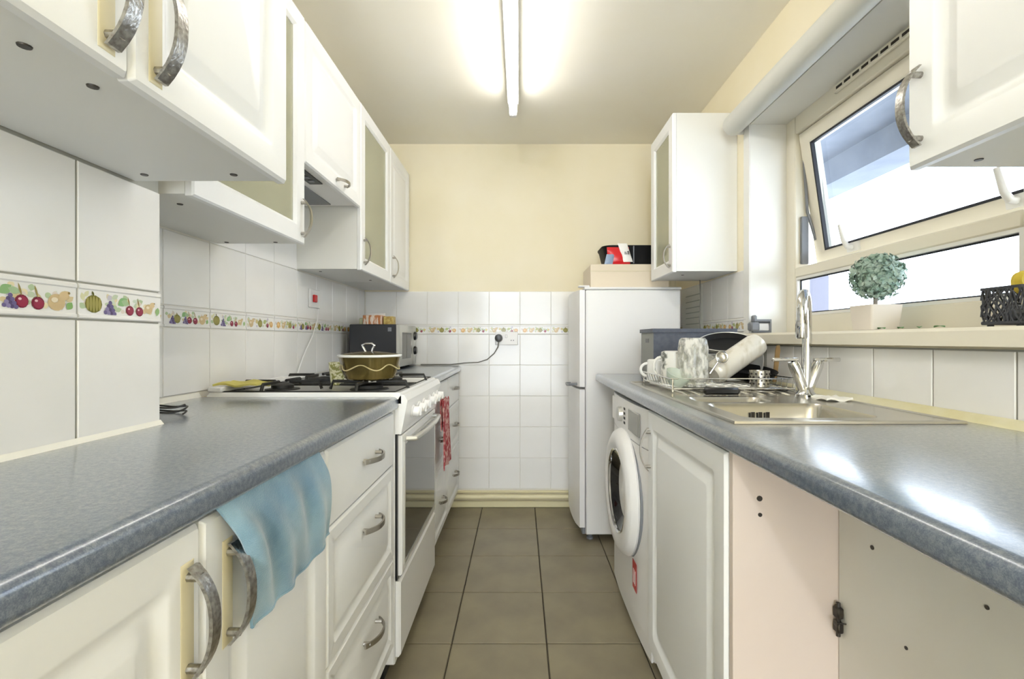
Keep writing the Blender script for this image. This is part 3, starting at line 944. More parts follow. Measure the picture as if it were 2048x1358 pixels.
s_ = 660/.625; yy = 935/s_; zz = 1.08-575/s_
part('screw', MB().tube([(.6245, yy+.010, zz), (.605, yy+.012, zz+.002)], [.0015, .002], 8).lathe([(0, -.002), (.006, 0), (.006, .001), (0, .001)], (.605, yy+.012, zz+.002), 10, ax='x'), 'dark_metal', r)
hg = MB().box(.612, .625, .900, .917, .512, .534, .003).box(.612, .625, .900, .917, .540, .562, .003).tube([(.618, .908, .505), (.618, .908, .570)], .004, 8)
part('hinge', hg, 'dark_metal', r, 'dark metal hinge')

# ------------------------------------------------------------------ cooker
ck = root('cooker', (-.68, 1.765, 0), 'white freestanding gas cooker with an oven door on the left', 'cooker')
CY0, CY1 = 1.463, 2.068
CF = -.392
part('body', MB().box(XL+.03, CF, CY0, CY1, .06, .880, .004), 'enamel', ck)
part('hob', MB().rings(XL+.03, -.372, CY0, CY1, [(0, .905), (.006, .915), (.022, .915), (.030, .909)], lambda u, v, h: (u, v, h), .8805), 'enamel', ck)
# sloping control panel
cp = MB().prism([(CF+.001, .785), (CF+.020, .785), (-.352, .890), (-.362, .908), (-.3715, .910), (CF+.001, .880)], lambda u, v, t: (u, t, v), CY0, CY1)
cpo = part('control_panel', cp, 'enamel', ck)
axk = Vector((1, 0, -.18)).normalized()
rotk = Vector((0, 0, 1)).rotation_difference(axk).to_matrix()
for k in range(6):
    yy = CY0+.10+k*.085 + (.02 if k > 2 else 0)
    kb = MB().lathe([(0, 0), (.021, 0), (.021, .006), (.017, .009), (.016, .026), (.012, .030), (0, .030)], (0, 0, 0), 18, rotk)
    kb.box(.014, .034, -.004, .004, -.017, .013, .002)
    kb.xf(Matrix.Translation((-.3625, yy, .845)))
    part('knob', kb, 'plastic_white', ck)
for k in range(5):
    yy = CY0+.06+k*.09
    mk_ = MB()
    for q in range(4):
        mk_.box(-.3712, -.3695, yy+.014*q, yy+.014*q+.007, .797, .806)
    part('panel_mark', mk_, 'print_grey', cpo)
fC = fmap(CF+.001, 1)
od = part('oven_door', MB().rings(CY0+.015, CY1-.015, .335, .778, [(0, .014), (.004, .018), (.055, .018)], fC), 'enamel', ck)
part('door_seal', MB().frame(CY0+.003, CY1-.003, .325, .784, [(0, 0), (0, .006), (.014, .006), (.014, 0)], fC), 'black', ck)
part('oven_glass', MB().rings(CY0+.045, CY1-.04, .37, .745, [(0, .0205)], fC, .017), 'black_gloss', od)
part('glass_trim', MB().frame(CY0+.036, CY1-.031, .361, .754, [(0, .0175), (0, .022), (.009, .022), (.009, .0175)], fC), 'silver', od)
oh = MB().tube([fC(CY0+.07, .757, .018), fC(CY0+.075, .757, .045), fC(CY0+.2, .757, .055), fC(CY1-.2, .757, .055), fC(CY1-.075, .757, .045), fC(CY1-.07, .757, .018)], .009, 10)
part('oven_handle', oh, 'silver', od)
part('lower_drawer', MB().rings(CY0+.004, CY1-.004, .085, .322, [(0, .010), (.006, .016)], fC), 'enamel', ck)
part('base', MB().box(XL+.08, CF-.04, CY0+.02, CY1-.02, .001, .06), 'black', ck)
# burners and supports
for bx, by, br in ((-.52, 1.615, .045), (-.52, 1.92, .036), (-.82, 1.615, .036), (-.82, 1.92, .05)):
    part('burner', MB().lathe([(0, .909), (br+.02, .909), (br+.018, .913), (br, .915), (br, .925), (br*.7, .929), (0, .93)], (bx, by, 0), 22), 'iron', ck)
for by in (1.615, 1.92):
    g = MB()
    for bx in (-.52, -.82):
        for a in range(4):
            t = a*PI/2+PI/4*0
            c_, s_ = math.cos(t), math.sin(t)
            g.tube([(bx+.025*c_, by+.025*s_, .938), (bx+.125*c_, by+.125*s_, .938), (bx+.135*c_, by+.135*s_, .912)], .0055, 6)
    g.tube([(-.955, by-.137, .914), (-.385-.01, by-.137, .914), (-.395, by+.137, .914), (-.955, by+.137, .914)], .005, 6, closed=True)
    part('pan_support', g, 'iron', ck)
part('rear_ledge', MB().box(XL+.03, XL+.075, CY0, CY1, .9155, .932, .004), 'enamel', ck)

# items on the cooker
pot = root('casserole_pot', (-.525, 1.632, .944), 'bronze-tinted casserole pot with a pale-rimmed lid on the hob', 'pot')
pc = (-.525, 1.632, .9437)
R_ = []
nn = 48
def potpt(t, r, z):
    k = 1+.035*math.cos(6*t)
    return (pc[0]+r*k*math.cos(t), pc[1]+r*k*math.sin(t), pc[2]+z)
def shell(rows, n=nn, capb=True):
    m_ = MB(); vs = []; fs = []
    for r_, z in rows:
        for i in range(n): vs.append(potpt(2*PI*i/n, r_, z))
    for a in range(len(rows)-1):
        for i in range(n):
            j = (i+1) % n
            fs.append((a*n+i, a*n+j, a*n+n+j, a*n+n+i))
    if capb:
        fs.append(tuple(range(n))); fs.append(tuple(range((len(rows)-1)*n, len(rows)*n)))
    m_.add(vs, fs); return m_
part('body', shell([(.074, 0), (.083, .005), (.092, .03), (.098, .06), (.103, .078), (.098, .078), (.09, .05), (.078, .012), (.06, .006)]), 'bronze_pot', pot)
part('rim', shell([(.098, .0785), (.106, .0785), (.108, .082), (.106, .086), (.09, .087), (.088, .082)], capb=False), 'ceramic', pot, 'pale rim of the lid')
part('lid', shell([(.097, .083), (.095, .088), (.06, .094), (.02, .097), (.019, .094), (.06, .090)]), 'amber_glass', pot)
wv = MB().tube([potpt(2*PI*i/96, .0975+.002*math.cos(6*2*PI*i/96), .044-.009*math.cos(6*2*PI*i/96)) for i in range(96)], .0022, 6, closed=True)
part('wavy_band', wv, 'pale_band', pot, 'pale wavy band around the body')
part('lid_handle', MB().tube([(pc[0]-.014, pc[1], pc[2]+.095), (pc[0]-.022, pc[1], pc[2]+.110), (pc[0]-.026, pc[1], pc[2]+.118), (pc[0]-.015, pc[1], pc[2]+.123), (pc[0]+.008, pc[1], pc[2]+.123), (pc[0]+.017, pc[1], pc[2]+.117), (pc[0]+.010, pc[1], pc[2]+.105), (pc[0]+.009, pc[1], pc[2]+.095)], .0042, 10), 'chrome', pot)
tm = root('patterned_tumbler', (-.690, 1.765, .9165), 'small olive patterned tumbler behind the casserole pot on the hob', 'glass')
part('body', MB().lathe([(0, .002), (.020, .002), (.023, .004), (.031, .088), (.029, .088), (.021, .012), (0, .010)], (-.690, 1.765, .9085), 20), M('olive_pattern', '8c8a4a', .3, col2='d9d6b4', nscale=90, nlo=.45, nhi=.55), tm)
tm.location = (-.690, 1.765, .9165)
cl = []
for i in range(9):
    row = []
    for j in range(9):
        u, v = i/8, j/8
        row.append((-.97+.14*u+.012*math.sin(5*v), 1.475+.125*v+.01*math.sin(6*u), .9365+.004*math.sin(9*u+3*v)+.004*math.sin(7*v)))
    cl.append(row)
solo('cleaning_cloth', MB().sheet(cl, .006), 'yellow_cloth', 'folded yellow cleaning cloth at the back corner of the hob', 'cloth')
# cooker switch with a flex
sw = root('cooker_switch', (-1.0, 2.27, 1.24), 'white wall switch with a red rocker above the hob', 'switch')
part('plate', MB().box(XL+.006, XL+.016, 2.215, 2.325, 1.235, 1.325, .003), 'plastic_white', sw)
part('rocker', MB().box(XL+.016, XL+.026, 2.24, 2.275, 1.262, 1.298, .003), 'red_pack', sw, 'red rocker')
solo('flex', MB().tube([(XL+.020, 2.29, 1.233), (XL+.02, 2.285, 1.18), (XL+.016, 2.24, 1.10), (XL+.016, 2.14, 1.0), (XL+.018, 2.085, .93)], .0028, 6), 'plastic_white',
     'thin pale flex hanging from the wall switch to the cooker', 'cable')

# microwave ------------------------------------------------------------------
mw = root('microwave', (-.80, 2.81, ZTF), 'small black microwave with a silver front in the far left corner', 'microwave')
mx0, mx1, my0, my1, mz0, mz1 = -.950, -.688, 2.60, 3.005, .927, 1.168
part('casing', MB().box(mx0, mx1, my0, my1, mz0, mz1, .005), 'charcoal', mw)
part('side_vent', MB().box(-.735, -.715, my0-.0008, my0+.002, 1.128, 1.150), 'grey_plastic', mw)
fM = fmap(mx1, 1)
md = part('door', MB().rings(my0, my1-.11, mz0+.003, mz1-.003, [(0, .018), (.004, .021)], fM), 'silver', mw)
part('door_window', MB().rings(my0+.05, my1-.15, mz0+.045, mz1-.045, [(0, .022)], fM, .018), 'black_gloss', md)
mp = part('control_panel', MB().rings(my1-.108, my1, mz0+.003, mz1-.003, [(0, .018), (.004, .021)], fM), 'silver', mw)
for zz in (1.105, 1.015):
    part('dial', MB().lathe([(0, .02), (.026, .02), (.026, .028), (.021, .036), (0, .036)], (mx1, my1-.054, zz), 20, ax='x'), 'black', mp, 'black dial')
for a in (mx0+.03, mx1-.03):
    for b in (my0+.03, my1-.03):
        part('foot', MB().lathe([(0, 0), (.011, 0), (.012, .0125), (0, .0125)], (a, b, ZTF), 12), 'black', mw)
bk = root('striped_carton', (-.85, 2.76, 1.1685), 'orange and white striped carton standing on the microwave', 'box')
part('box', MB().box(-.915, -.805, 2.72, 2.80, 1.1685, 1.225, .002), 'orange_box', bk)
part('flap', MB().box(-.912, -.808, 2.80, 2.803, 1.215, 1.240, .001), 'white_pack', bk)
solo('gold_carton', MB().box(-.798, -.742, 2.73, 2.79, 1.1685, 1.218, .002), 'gold_box', 'small gold carton on the microwave beside the striped one', 'box')
solo('pale_green_packet', MB().box(-.945, -.920, 2.74, 2.79, 1.1685, 1.21, .006), 'green_pack', 'pale green packet on the microwave, left of the striped carton', 'packet')

# socket on the back wall with plug and cable ------------------------------
so_ = root('wall_socket', (-.085, YB-.02, 1.04), 'white double wall socket on the tiled back wall', 'socket')
part('plate', MB().box(-.160, -.014, YB-.020, YB-.0065, 1.048, 1.134, .003), 'plastic_white', so_)
part('rocker', MB().box(-.095, -.08, YB-.024, YB-.020, 1.095, 1.115, .002), 'plastic_white', so_)
for dx in (-.06, -.045):
    part('pin_slot', MB().box(dx, dx+.006, YB-.0206, YB-.0195, 1.075, 1.080), 'black', so_)
pl = root('plug', (-.14, YB-.045, 1.07), 'black plug in the left half of the back wall socket', 'plug')
part('body', MB().lathe([(0, -.0205), (.024, -.0205), (.026, -.028), (.022, -.052), (0, -.056)], (-.137, YB, 1.092), 18, ax='y'), 'black', pl)
part('cord', MB().tube([(-.137, YB-.04, 1.068), (-.142, YB-.038, 1.035), (-.165, YB-.035, .995), (-.21, YB-.03, .955), (-.27, YB-.022, .936), (-.36, YB-.018, .932), (-.45, YB-.018, .922), (-.64, YB-.016, .921)], .0035, 8), 'grey_cable', pl, 'grey cord')

# ------------------------------------------------------------------ fridge freezer
fg = root('fridge_freezer', (.6, 2.78, 0), 'white two-door fridge freezer in the far right corner', 'fridge')
FYa, FYb = 2.505, 3.005
part('body', MB().box(.352, .862, FYa, FYb, .035, 1.350, .006), 'plastic_white', fg)
part('top_cover', MB().box(.345, .866, FYa-.004, FYb+.004, 1.3505, 1.364, .004), 'plastic_white', fg)
def fdoor(z0, z1):
    P = []
    for k in range(9):
        t = -1+2*k/8
        P.append((.312-.016*(1-t*t) + (.008 if abs(t) > .99 else 0), (FYa+FYb)/2+t*(FYb-FYa)/2))
    P += [(.348, FYb), (.348, FYa)]
    return MB().prism(P, lambda u, v, t: (u, v, t), z0, z1)
part('door', fdoor(.828, 1.348), 'plastic_white', fg)
part('door', fdoor(.075, .815), 'plastic_white', fg)
part('door_handle', MB().tube([(.310, FYa+.03, .842), (.270, FYa+.035, .838), (.262, FYa+.10, .832), (.27, FYa+.22, .828), (.31, FYa+.23, .828)], .007, 8), 'grey_plastic', fg)
part('kick_plate', MB().box(.335, .36, FYa+.02, FYb-.02, .03, .072, .004), 'grey_plastic', fg)
part('hinge_cover', MB().box(.315, .375, FYa+.004, FYa+.05, 1.3645, 1.374, .004), 'plastic_white', fg)
for a in (.38, .84):
    for b in (FYa+.04, FYb-.04):
        part('foot', MB().lathe([(0, .001), (.018, .001), (.018, .012), (.010, .014), (.010, .036), (0, .036)], (a, b, 0), 14), 'grey_plastic', fg)
# carton and things on the fridge
bx = root('cream_carton', (.58, 2.72, 1.3645), 'long cream cardboard carton lying on the fridge', 'box')
part('box', MB().box(.392, .83, 2.60, 2.90, 1.3645, 1.502, .003), 'card', bx)
part('flap_edge', MB().box(.392, .83, 2.5985, 2.6005, 1.462, 1.465), 'beige_plate', bx)
tr = root('roasting_tin', (.61, 2.74, 1.503), 'black roasting tin on top of the cream carton', 'tin')
def rshell(levels, n=5):
    """levels of (x0,x1,y0,y1,r,z); capped at both ends"""
    vs = []; fs = []; k = 4*(n+1)
    for x0, x1, y0, y1, r, z in levels:
        vs += [(x, y, z) for x, y in rrect(x0, x1, y0, y1, r, n)]
    for a in range(len(levels)-1):
        for i in range(k):
            j = (i+1) % k
            fs.append((a*k+i, a*k+j, (a+1)*k+j, (a+1)*k+i))
    fs.append(tuple(range(k))[::-1]); fs.append(tuple(range((len(levels)-1)*k, len(levels)*k)))
    return MB().add(vs, fs)
part('pan', rshell([(.50, .79, 2.665, 2.86, .04, 1.5025), (.478, .81, 2.65, 2.88, .05, 1.60), (.470, .818, 2.645, 2.885, .055, 1.612), (.470, .818, 2.645, 2.885, .055, 1.617),
     (.484, .804, 2.656, 2.874, .05, 1.612), (.508, .782, 2.675, 2.85, .035, 1.510)]), 'nonstick', tr)
part('divider_seam', MB().box(.640, .646, 2.642, 2.648, 1.515, 1.612), 'grey_plastic', tr)
# packets leaning in front of the tin
def packet(x0, x1, z0, z1, y0, lean, skew, th=.02):
    m_ = MB(); vs = []; fs = []
    N = 8
    for i in range(N+1):
        for j in range(N+1):
            u, v = i/N, j/N
            b = th*math.sin(PI*u)**.6*math.sin(PI*v)**.6 if 0 < i < N and 0 < j < N else 0
            vs.append((x0+(x1-x0)*u+skew*v, y0+lean*v-b-.001, z0+(z1-z0)*v))
    o = len(vs)
    for i in range(N+1):
        for j in range(N+1):
            u, v = i/N, j/N
            vs.append((x0+(x1-x0)*u+skew*v, y0+lean*v+.001, z0+(z1-z0)*v))
    k = N+1
    for i in range(N):
        for j in range(N):
            a = i*k+j
            fs.append((a, a+k, a+k+1, a+1)); fs.append((o+a, o+a+1, o+a+k+1, o+a+k))
    for i in range(N):
        a = i*k; fs.append((a, o+a, o+a+k, a+k)); a = i*k+N; fs.append((a, a+k, o+a+k, o+a))
        a = i; fs.append((a, a+1, o+a+1, o+a)); a = N*k+i; fs.append((a, o+a, o+a+1, a+1))
    return m_.add(vs, fs)
p = root('snack_packet', (.57, 2.625, 1.503), 'red and white packet leaning on the roasting tin', 'packet')
part('red_face', packet(.494, .618, 1.503, 1.604, 2.622, .018, -.004), 'red_pack', p, 'red part of the packet')
part('white_face', packet(.578, .630, 1.516, 1.622, 2.610, .014, -.030, .012), 'white_pack', p, 'white part of the packet')
lt_ = MB()
for k, hh in enumerate((.016, .011, .020)):
    lt_.box(.583+k*.010, .587+k*.010, 2.601, 2.603, 1.556, 1.556+hh)
lt_.box(.595, .602, 2.601, 2.603, 1.570, 1.573)
part('printed_letters', lt_, 'print_black', p)
solo('blue_packet', packet(.470, .515, 1.503, 1.560, 2.605, .012, .015, .008), 'blue_pack', 'pale blue packet beside the red one on the carton', 'packet')

# ------------------------------------------------------------------ washing machine
wm = root('washing_machine', (.7, 1.81, 0), 'white front-loading washing machine under the right worktop', 'washing machine')
WYa, WYb = 1.512, 2.108
WX = .432
part('body', MB().box(WX, .97, WYa, WYb, .03, .852, .006), 'plastic_white', wm)
def bulge(z0, z1, d0=.020):
    P = []
    for k in range(13):
        t = -1+2*k/12
        P.append((WX-.001-.006-d0*(1-abs(t)**3), (WYa+WYb)/2+t*(WYb-WYa)/2))
    P += [(WX-.0005, WYb), (WX-.0005, WYa)]
    return MB().prism(P, lambda u, v, t: (u, v, t), z0, z1)
part('front_panel', bulge(.10, .715), 'plastic_white', wm)
cpn = part('control_panel', bulge(.718, .850), 'plastic_white', wm)
part('kick_panel', bulge(.035, .097, .010), 'plastic_white', wm)
fW = lambda u, v, h: (WX-.026-h, u, v)
part('display', MB().rings(1.60, 1.745, .745, .825, [(0, .001), (.002, .003)], lambda u, v, h: (WX-.026-h, u, v), -.004), 'display', cpn, 'grey display')
part('dial', MB().lathe([(0, .0), (.030, .0), (.028, -.016), (0, -.018)], (WX-.026, 1.87, .785), 24, ax='x'), 'silver', cpn)
part('detergent_drawer', MB().rings(1.94, 2.08, .735, .835, [(0, .002), (.003, .005)], lambda u, v, h: (WX-.016-h, u, v), -.006), 'plastic_white', cpn)
mk_ = MB()
for k in range(4):
    mk_.box(WX-.0285, WX-.0265, 1.80-.0*k, 1.823, .755+.018*k, .764+.018*k)
part('printed_marks', mk_, 'print_black', cpn)
dc = (WX-.022, 1.815, .50)
dr = part('drum_door', MB().lathe([(.150, -.004), (.232, .004), (.236, -.010), (.226, -.030), (.205, -.042), (.175, -.044), (.158, -.036), (.150, -.020), (.150, -.004)], dc, 48, ax='x'), 'plastic_white', wm)
part('door_ring', MB().lathe([(.150, -.036), (.157, -.040), (.160, -.036), (.150, -.022), (.150, -.036)], dc, 48, ax='x'), 'chrome', dr)
part('door_glass', MB().lathe([(.1495, -.024), (.130, -.015), (.10, .004), (.06, .012), (0, .013), (0, .010), (.06, .008), (.10, -.000), (.130, -.020), (.1495, -.030)], dc, 40, ax='x'), 'black_gloss', dr)
part('rubber_gasket', MB().lathe([(.232, .005), (.242, .005), (.242, -.003), (.236, -.004)], dc, 48, ax='x'), 'grey_plastic', wm)
stk = part('sticker', MB().rings(1.63, 1.685, .195, .295, [(0, .0006)], fW, -.0005), 'print_red', wm, 'red sticker')
mk_ = MB()
for k in range(3):
    mk_.box(WX-.0272, WX-.0264, 1.643+.013*k, 1.647+.013*k, .215, .265)
part('printed_marks', mk_, 'white_pack', stk)
for a in (WX+.06, .92):
    for b in (WYa+.05, WYb-.05):
        part('foot', MB().lathe([(0, .001), (.022, .001), (.022, .010), (.010, .012), (.010, .031), (0, .031)], (a, b, 0), 14), 'black', wm)

# ------------------------------------------------------------------ sink and tap
sk = root('sink', (.69, 1.46, ZT), 'stainless steel inset sink with a bowl and drainer', 'sink')
SX0, SX1, SY0, SY1 = .455, .945, .99, 1.935
zs = ZT+.004
mb = MB()
# rim plate as strips around the bowls
B1 = (.505, .815, 1.045, 1.285)
B2 = (.505, .72, 1.315, 1.425)
def strip(x0, x1, y0, y1): mb.box(x0, x1, y0, y1, ZT+.0005, zs)
strip(SX0, SX1, SY0, B1[2]); strip(SX0, B1[0], B1[2], B2[3]); strip(B1[1], SX1, B1[2], B1[3])
strip(B1[0], SX1, B1[3], B2[2]); strip(B2[1], SX1, B2[2], B2[3]); strip(SX0, SX1, B2[3], SY1)
part('deck', mb, 'steel', sk)
part('rim', MB().frame(SX0-.002, SX1+.002, SY0-.002, SY1+.002, [(0, ZT+.0005), (.001, ZT+.006), (.006, ZT+.007), (.010, ZT+.004), (.010, ZT+.0005)], lambda u, v, h: (u, v, h)), 'steel', sk)
def bowl(B, dep):
    x0, x1, y0, y1 = B
    L = [(x0, x1, y0, y1, .03, zs), (x0+.006, x1-.006, y0+.006, y1-.006, .03, zs-.012), (x0+.014, x1-.014, y0+.014, y1-.014, .04, zs-dep+.02), (x0+.035, x1-.035, y0+.035, y1-.035, .03, zs-dep)]
    vs = []; fs = []; k = 24
    for a in L:
        vs += [(x, y, a[5]) for x, y in rrect(*a[:5])]
    o = len(vs)
    for a in L:
        vs += [(x, y, a[5]-.0015) for x, y in rrect(a[0]-.0012, a[1]+.0012, a[2]-.0012, a[3]+.0012, a[4])]
    for a in range(3):
        for i in range(k):
            j = (i+1) % k
            fs.append((a*k+i, a*k+j, (a+1)*k+j, (a+1)*k+i)); fs.append((o+a*k+i, o+(a+1)*k+i, o+(a+1)*k+j, o+a*k+j))
    fs.append(tuple(range(3*k, 4*k))); fs.append(tuple(range(o+3*k, o+4*k))[::-1])
    for i in range(k):
        j = (i+1) % k; fs.append((i, o+i, o+j, j))
    return MB().add(vs, fs)
part('bowl', bowl(B1, .15), 'steel', sk)
part('half_bowl', bowl(B2, .09), 'steel', sk)
# fill rounded corner gaps of the bowls with small corner plates
cn = MB()
for B in (B1, B2):
    x0, x1, y0, y1 = B
    for cx, cy, sx_, sy_ in ((x0, y0, 1, 1), (x1, y0, -1, 1), (x1, y1, -1, -1), (x0, y1, 1, -1)):
        P = [(cx, cy)]
        for k in range(6):
            a = PI/2*k/5
            P.append((cx+sx_*.03*(1-math.sin(a)), cy+sy_*.03*(1-math.cos(a))))
        cn.prism(P, lambda u, v, t: (u, v, t), ZT+.0006, zs)
part('corner_plate', cn, 'steel', sk)
for k in range(9):
    xx = .53+k*.04
    part('drainer_rib', MB().tube([(xx, 1.47, zs-.001), (xx, 1.50, zs+.0015), (xx, 1.88, zs+.0015), (xx, 1.90, zs-.001)], .004, 8), 'steel', sk)
part('waste', MB().lathe([(0, .001), (.034, .001), (.036, .004), (.026, .005), (.02, .002), (0, .002)], (.675, 1.165, zs-.15), 20), 'chrome', sk)
for k in range(3):
    part('overflow_slot', MB().box(.628+k*.020, .638+k*.020, 1.2695, 1.2725, zs-.046, zs-.022), 'dark_metal', sk)
tp = root('mixer_tap', (.885, 1.445, zs), 'chrome mixer tap with a swan-neck spout and two lever handles', 'tap')
tx, ty = .885, 1.447
part('base', MB().lathe([(0, 0), (.030, 0), (.030, .006), (.022, .014), (.018, .030), (0, .030)], (tx, ty, zs), 24), 'chrome', tp)
sp = [(tx, ty, zs+.02), (tx+.003, ty, zs+.14), (tx+.003, ty, zs+.262)]
for k in range(1, 9):
    a = PI*k/8
    d = .055*(1-math.cos(a))
    sp.append((tx+.003-d*.62, ty-d*.78, zs+.262+.055*math.sin(a)*.95))
e = sp[-1]
sp += [(e[0], e[1], e[2]-.03), (e[0], e[1], e[2]-.07)]
part('spout', MB().tube(sp, .0135, 14), 'chrome', tp)
part('spout_nozzle', MB().lathe([(0, -.084), (.0135, -.084), (.0155, -.080), (.0155, -.03), (0, -.03)], (e[0], e[1], e[2]), 16), 'chrome', tp)
for sg in (-1, 1):
    ax_ = MB().tube([(tx+sg*.006, ty, zs+.018), (tx+sg*.036, ty, zs+.095), (tx+sg*.042, ty, zs+.108)], [.015, .0165, .013], 14)
    arm = part('valve_arm', ax_, 'chrome', tp)
    lv = MB().box(min(tx+sg*.024, tx+sg*.105), max(tx+sg*.024, tx+sg*.105), ty-.008, ty+.008, zs+.108, zs+.119, .003)
    part('lever', lv, 'chrome', arm)
sg_ = []
for i in range(7):
    sg_.append([(.862+.075*i/6+.002*math.sin(j), 1.315+.07*j/6, zs+.006+.004*math.sin(i*1.3+j)) for j in range(7)])
solo('white_sponge_cloth', MB().sheet(sg_, .006), 'white_cloth', 'crumpled white cloth on the sink edge beside the tap', 'cloth')

# ------------------------------------------------------------------ crate and dishes
cr = root('storage_crate', (.72, 2.07, ZT), 'slate grey plastic crate behind the dishes on the right worktop', 'crate')
CX0, CX1, cY0, cY1 = .562, .905, 1.965, 2.165
mb = MB()
mb.box(CX0, CX1, cY0, cY1, ZT+.001, ZT+.006)
mb.box(CX0, CX1, cY0, cY0+.005, ZT+.006, 1.122).box(CX0, CX1, cY1-.005, cY1, ZT+.006, 1.122)
mb.box(CX1-.005, CX1, cY0+.005, cY1-.005, ZT+.006, 1.122)
part('body', mb, 'crate_dark', cr)
part('end_wall', MB().box(CX0, CX0+.005, cY0+.005, cY1-.005, ZT+.006, 1.122), 'crate_light', cr, 'pale grey end wall')
part('rim', MB().frame(CX0-.006, CX1+.006, cY0-.006, cY1+.006, [(0, 1.112), (0, 1.128), (.012, 1.128), (.012, 1.122), (.006, 1.122), (.006, 1.112)], lambda u, v, h: (u, v, h)), 'crate_dark', cr)
part('hand_hole', MB().box(CX0-.001, CX0+.001, 2.04, 2.09, 1.068, 1.086), 'black', cr)

rk = root('dish_rack', (.70, 1.70, zs), 'thin steel wire dish rack full of washing-up on the drainer', 'rack')
zr = zs+.008
part('base_frame', MB().tube([(.50, 1.53, zr+.006), (.90, 1.53, zr+.006), (.90, 1.885, zr+.006), (.50, 1.885, zr+.006)], .0025, 8, closed=True), 'chrome', rk)
part('top_frame', MB().tube([(.49, 1.52, zr+.040), (.905, 1.52, zr+.040), (.905, 1.895, zr+.040), (.49, 1.895, zr+.040)], .0022, 8, closed=True), 'chrome', rk)
for k in range(11):
    yy = 1.545+k*.033
    part('wire', MB().tube([(.49, yy, zr+.040), (.50, yy, zr+.006), (.90, yy, zr+.006), (.905, yy, zr+.040)], .0016, 6), 'chrome', rk)
for a, b in ((.50, 1.53), (.90, 1.53), (.50, 1.885), (.90, 1.885)):
    part('foot', MB().tube([(a, b, zs+.0035), (a, b, zr+.041)], .003, 8), 'chrome', rk)
zb = zr+.0085
def cup(name, c, r0, r1, h, mat, label, cat, handle=None, th=.004, flip=True):
    rr = root(name, c, label, cat)
    if flip:
        P = [(0, h), (r0*.8, h), (r0, h-.004), (r1, 0), (r1-th, 0), (r0-th, h-.01), (0, h-.01)]
    else:
        P = [(0, 0), (r0*.8, 0), (r0, .004), (r1, h), (r1-th, h), (r0-th, .01), (0, .01)]
    part('body', MB().lathe(P, c, 26), mat, rr)
    if handle is not None:
        a = handle; ca, sa = math.cos(a), math.sin(a)
        pts = []
        for k in range(9):
            t = -PI/2+PI*k/8
            d = r1*.93 + .026*math.cos(t)
            pts.append((c[0]+d*ca, c[1]+d*sa, c[2]+h*.5+h*.3*math.sin(t)))
        part('handle', MB().tube(pts, .0055, 8), mat, rr)
    return rr
cup('mug', (.535, 1.842, zb), .033, .036, .082, 'ceramic', 'small white mug upturned at the left end of the dish rack', 'mug', handle=PI)
cup('mug', (.560, 1.705, zb), .043, .047, .118, 'speckle', 'grey speckled mug upturned in front of the small white mug', 'mug', handle=PI*.9)
jr = root('glass_jar', (.592, 1.600, zb), 'tall cloudy glass jar upturned at the front of the dish rack', 'jar')
part('body', MB().lathe([(0, .165), (.038, .165), (.045, .158), (.050, .13), (.050, .025), (.040, .015), (.040, 0), (.037, 0), (.037, .016), (.047, .028), (.047, .13), (.040, .156), (0, .160)], (.592, 1.600, zb), 28), 'jar_glass', jr)
part('neck_ring', MB().lathe([(.0395, .006), (.043, .008), (.043, .012), (.0395, .014)], (.592, 1.600, zb), 28), 'jar_glass', jr)
cup('tumbler', (.715, 1.755, zb), .031, .036, .105, 'jar_glass', 'ridged drinking glass upturned behind the leaning flask', 'glass', th=.003)
glass_bowl_mat = glass_mat('pale_green_glass', 'edf2eb', 1.5, .4, 'e6ece2')
bw = root('glass_bowl', (.530, 1.555, zb), 'cloudy pale glass bowl tilted at the front left of the rack', 'bowl')
tilt = Matrix.Rotation(math.radians(22), 3, 'X') @ Matrix.Rotation(math.radians(12), 3, 'Y')
mbw = MB().lathe([(0, 0), (.025, 0), (.028, .004), (.036, .022), (.042, .040), (.040, .041), (.033, .025), (.024, .008), (0, .007)], (0, 0, 0), 30, tilt)
zmin = min(v[2] for v in mbw.v)
mbw.xf(Matrix.Translation((.520, 1.568, zb-zmin)))
part('body', mbw, glass_bowl_mat, bw)
# leaning flask
fk = root('vacuum_flask', (.76, 1.66, zb), 'long white flask leaning diagonally across the dish rack', 'flask')
A = Vector((.672, 1.62, zb+.041)); Bv = Vector((.848, 1.665, zb+.146))
axd = (Bv-A).normalized(); Lk = (Bv-A).length
qm = Vector((0, 0, 1)).rotation_difference(axd).to_matrix()
part('body', MB().lathe([(0, -.005), (.030, -.005), (.038, .003), (.041, .015), (.041, Lk-.02), (.038, Lk-.005), (.036, Lk), (.033, Lk), (.033, Lk-.03), (0, Lk-.03)], tuple(A), 32, qm), 'flask', fk)
part('mouth', MB().lathe([(0, Lk-.0295), (.0325, Lk-.0295), (.0325, Lk-.006), (.0315, Lk-.006), (.0315, Lk-.0285), (0, Lk-.0285)], tuple(A), 28, qm), 'black', fk, 'black inside of the mouth')
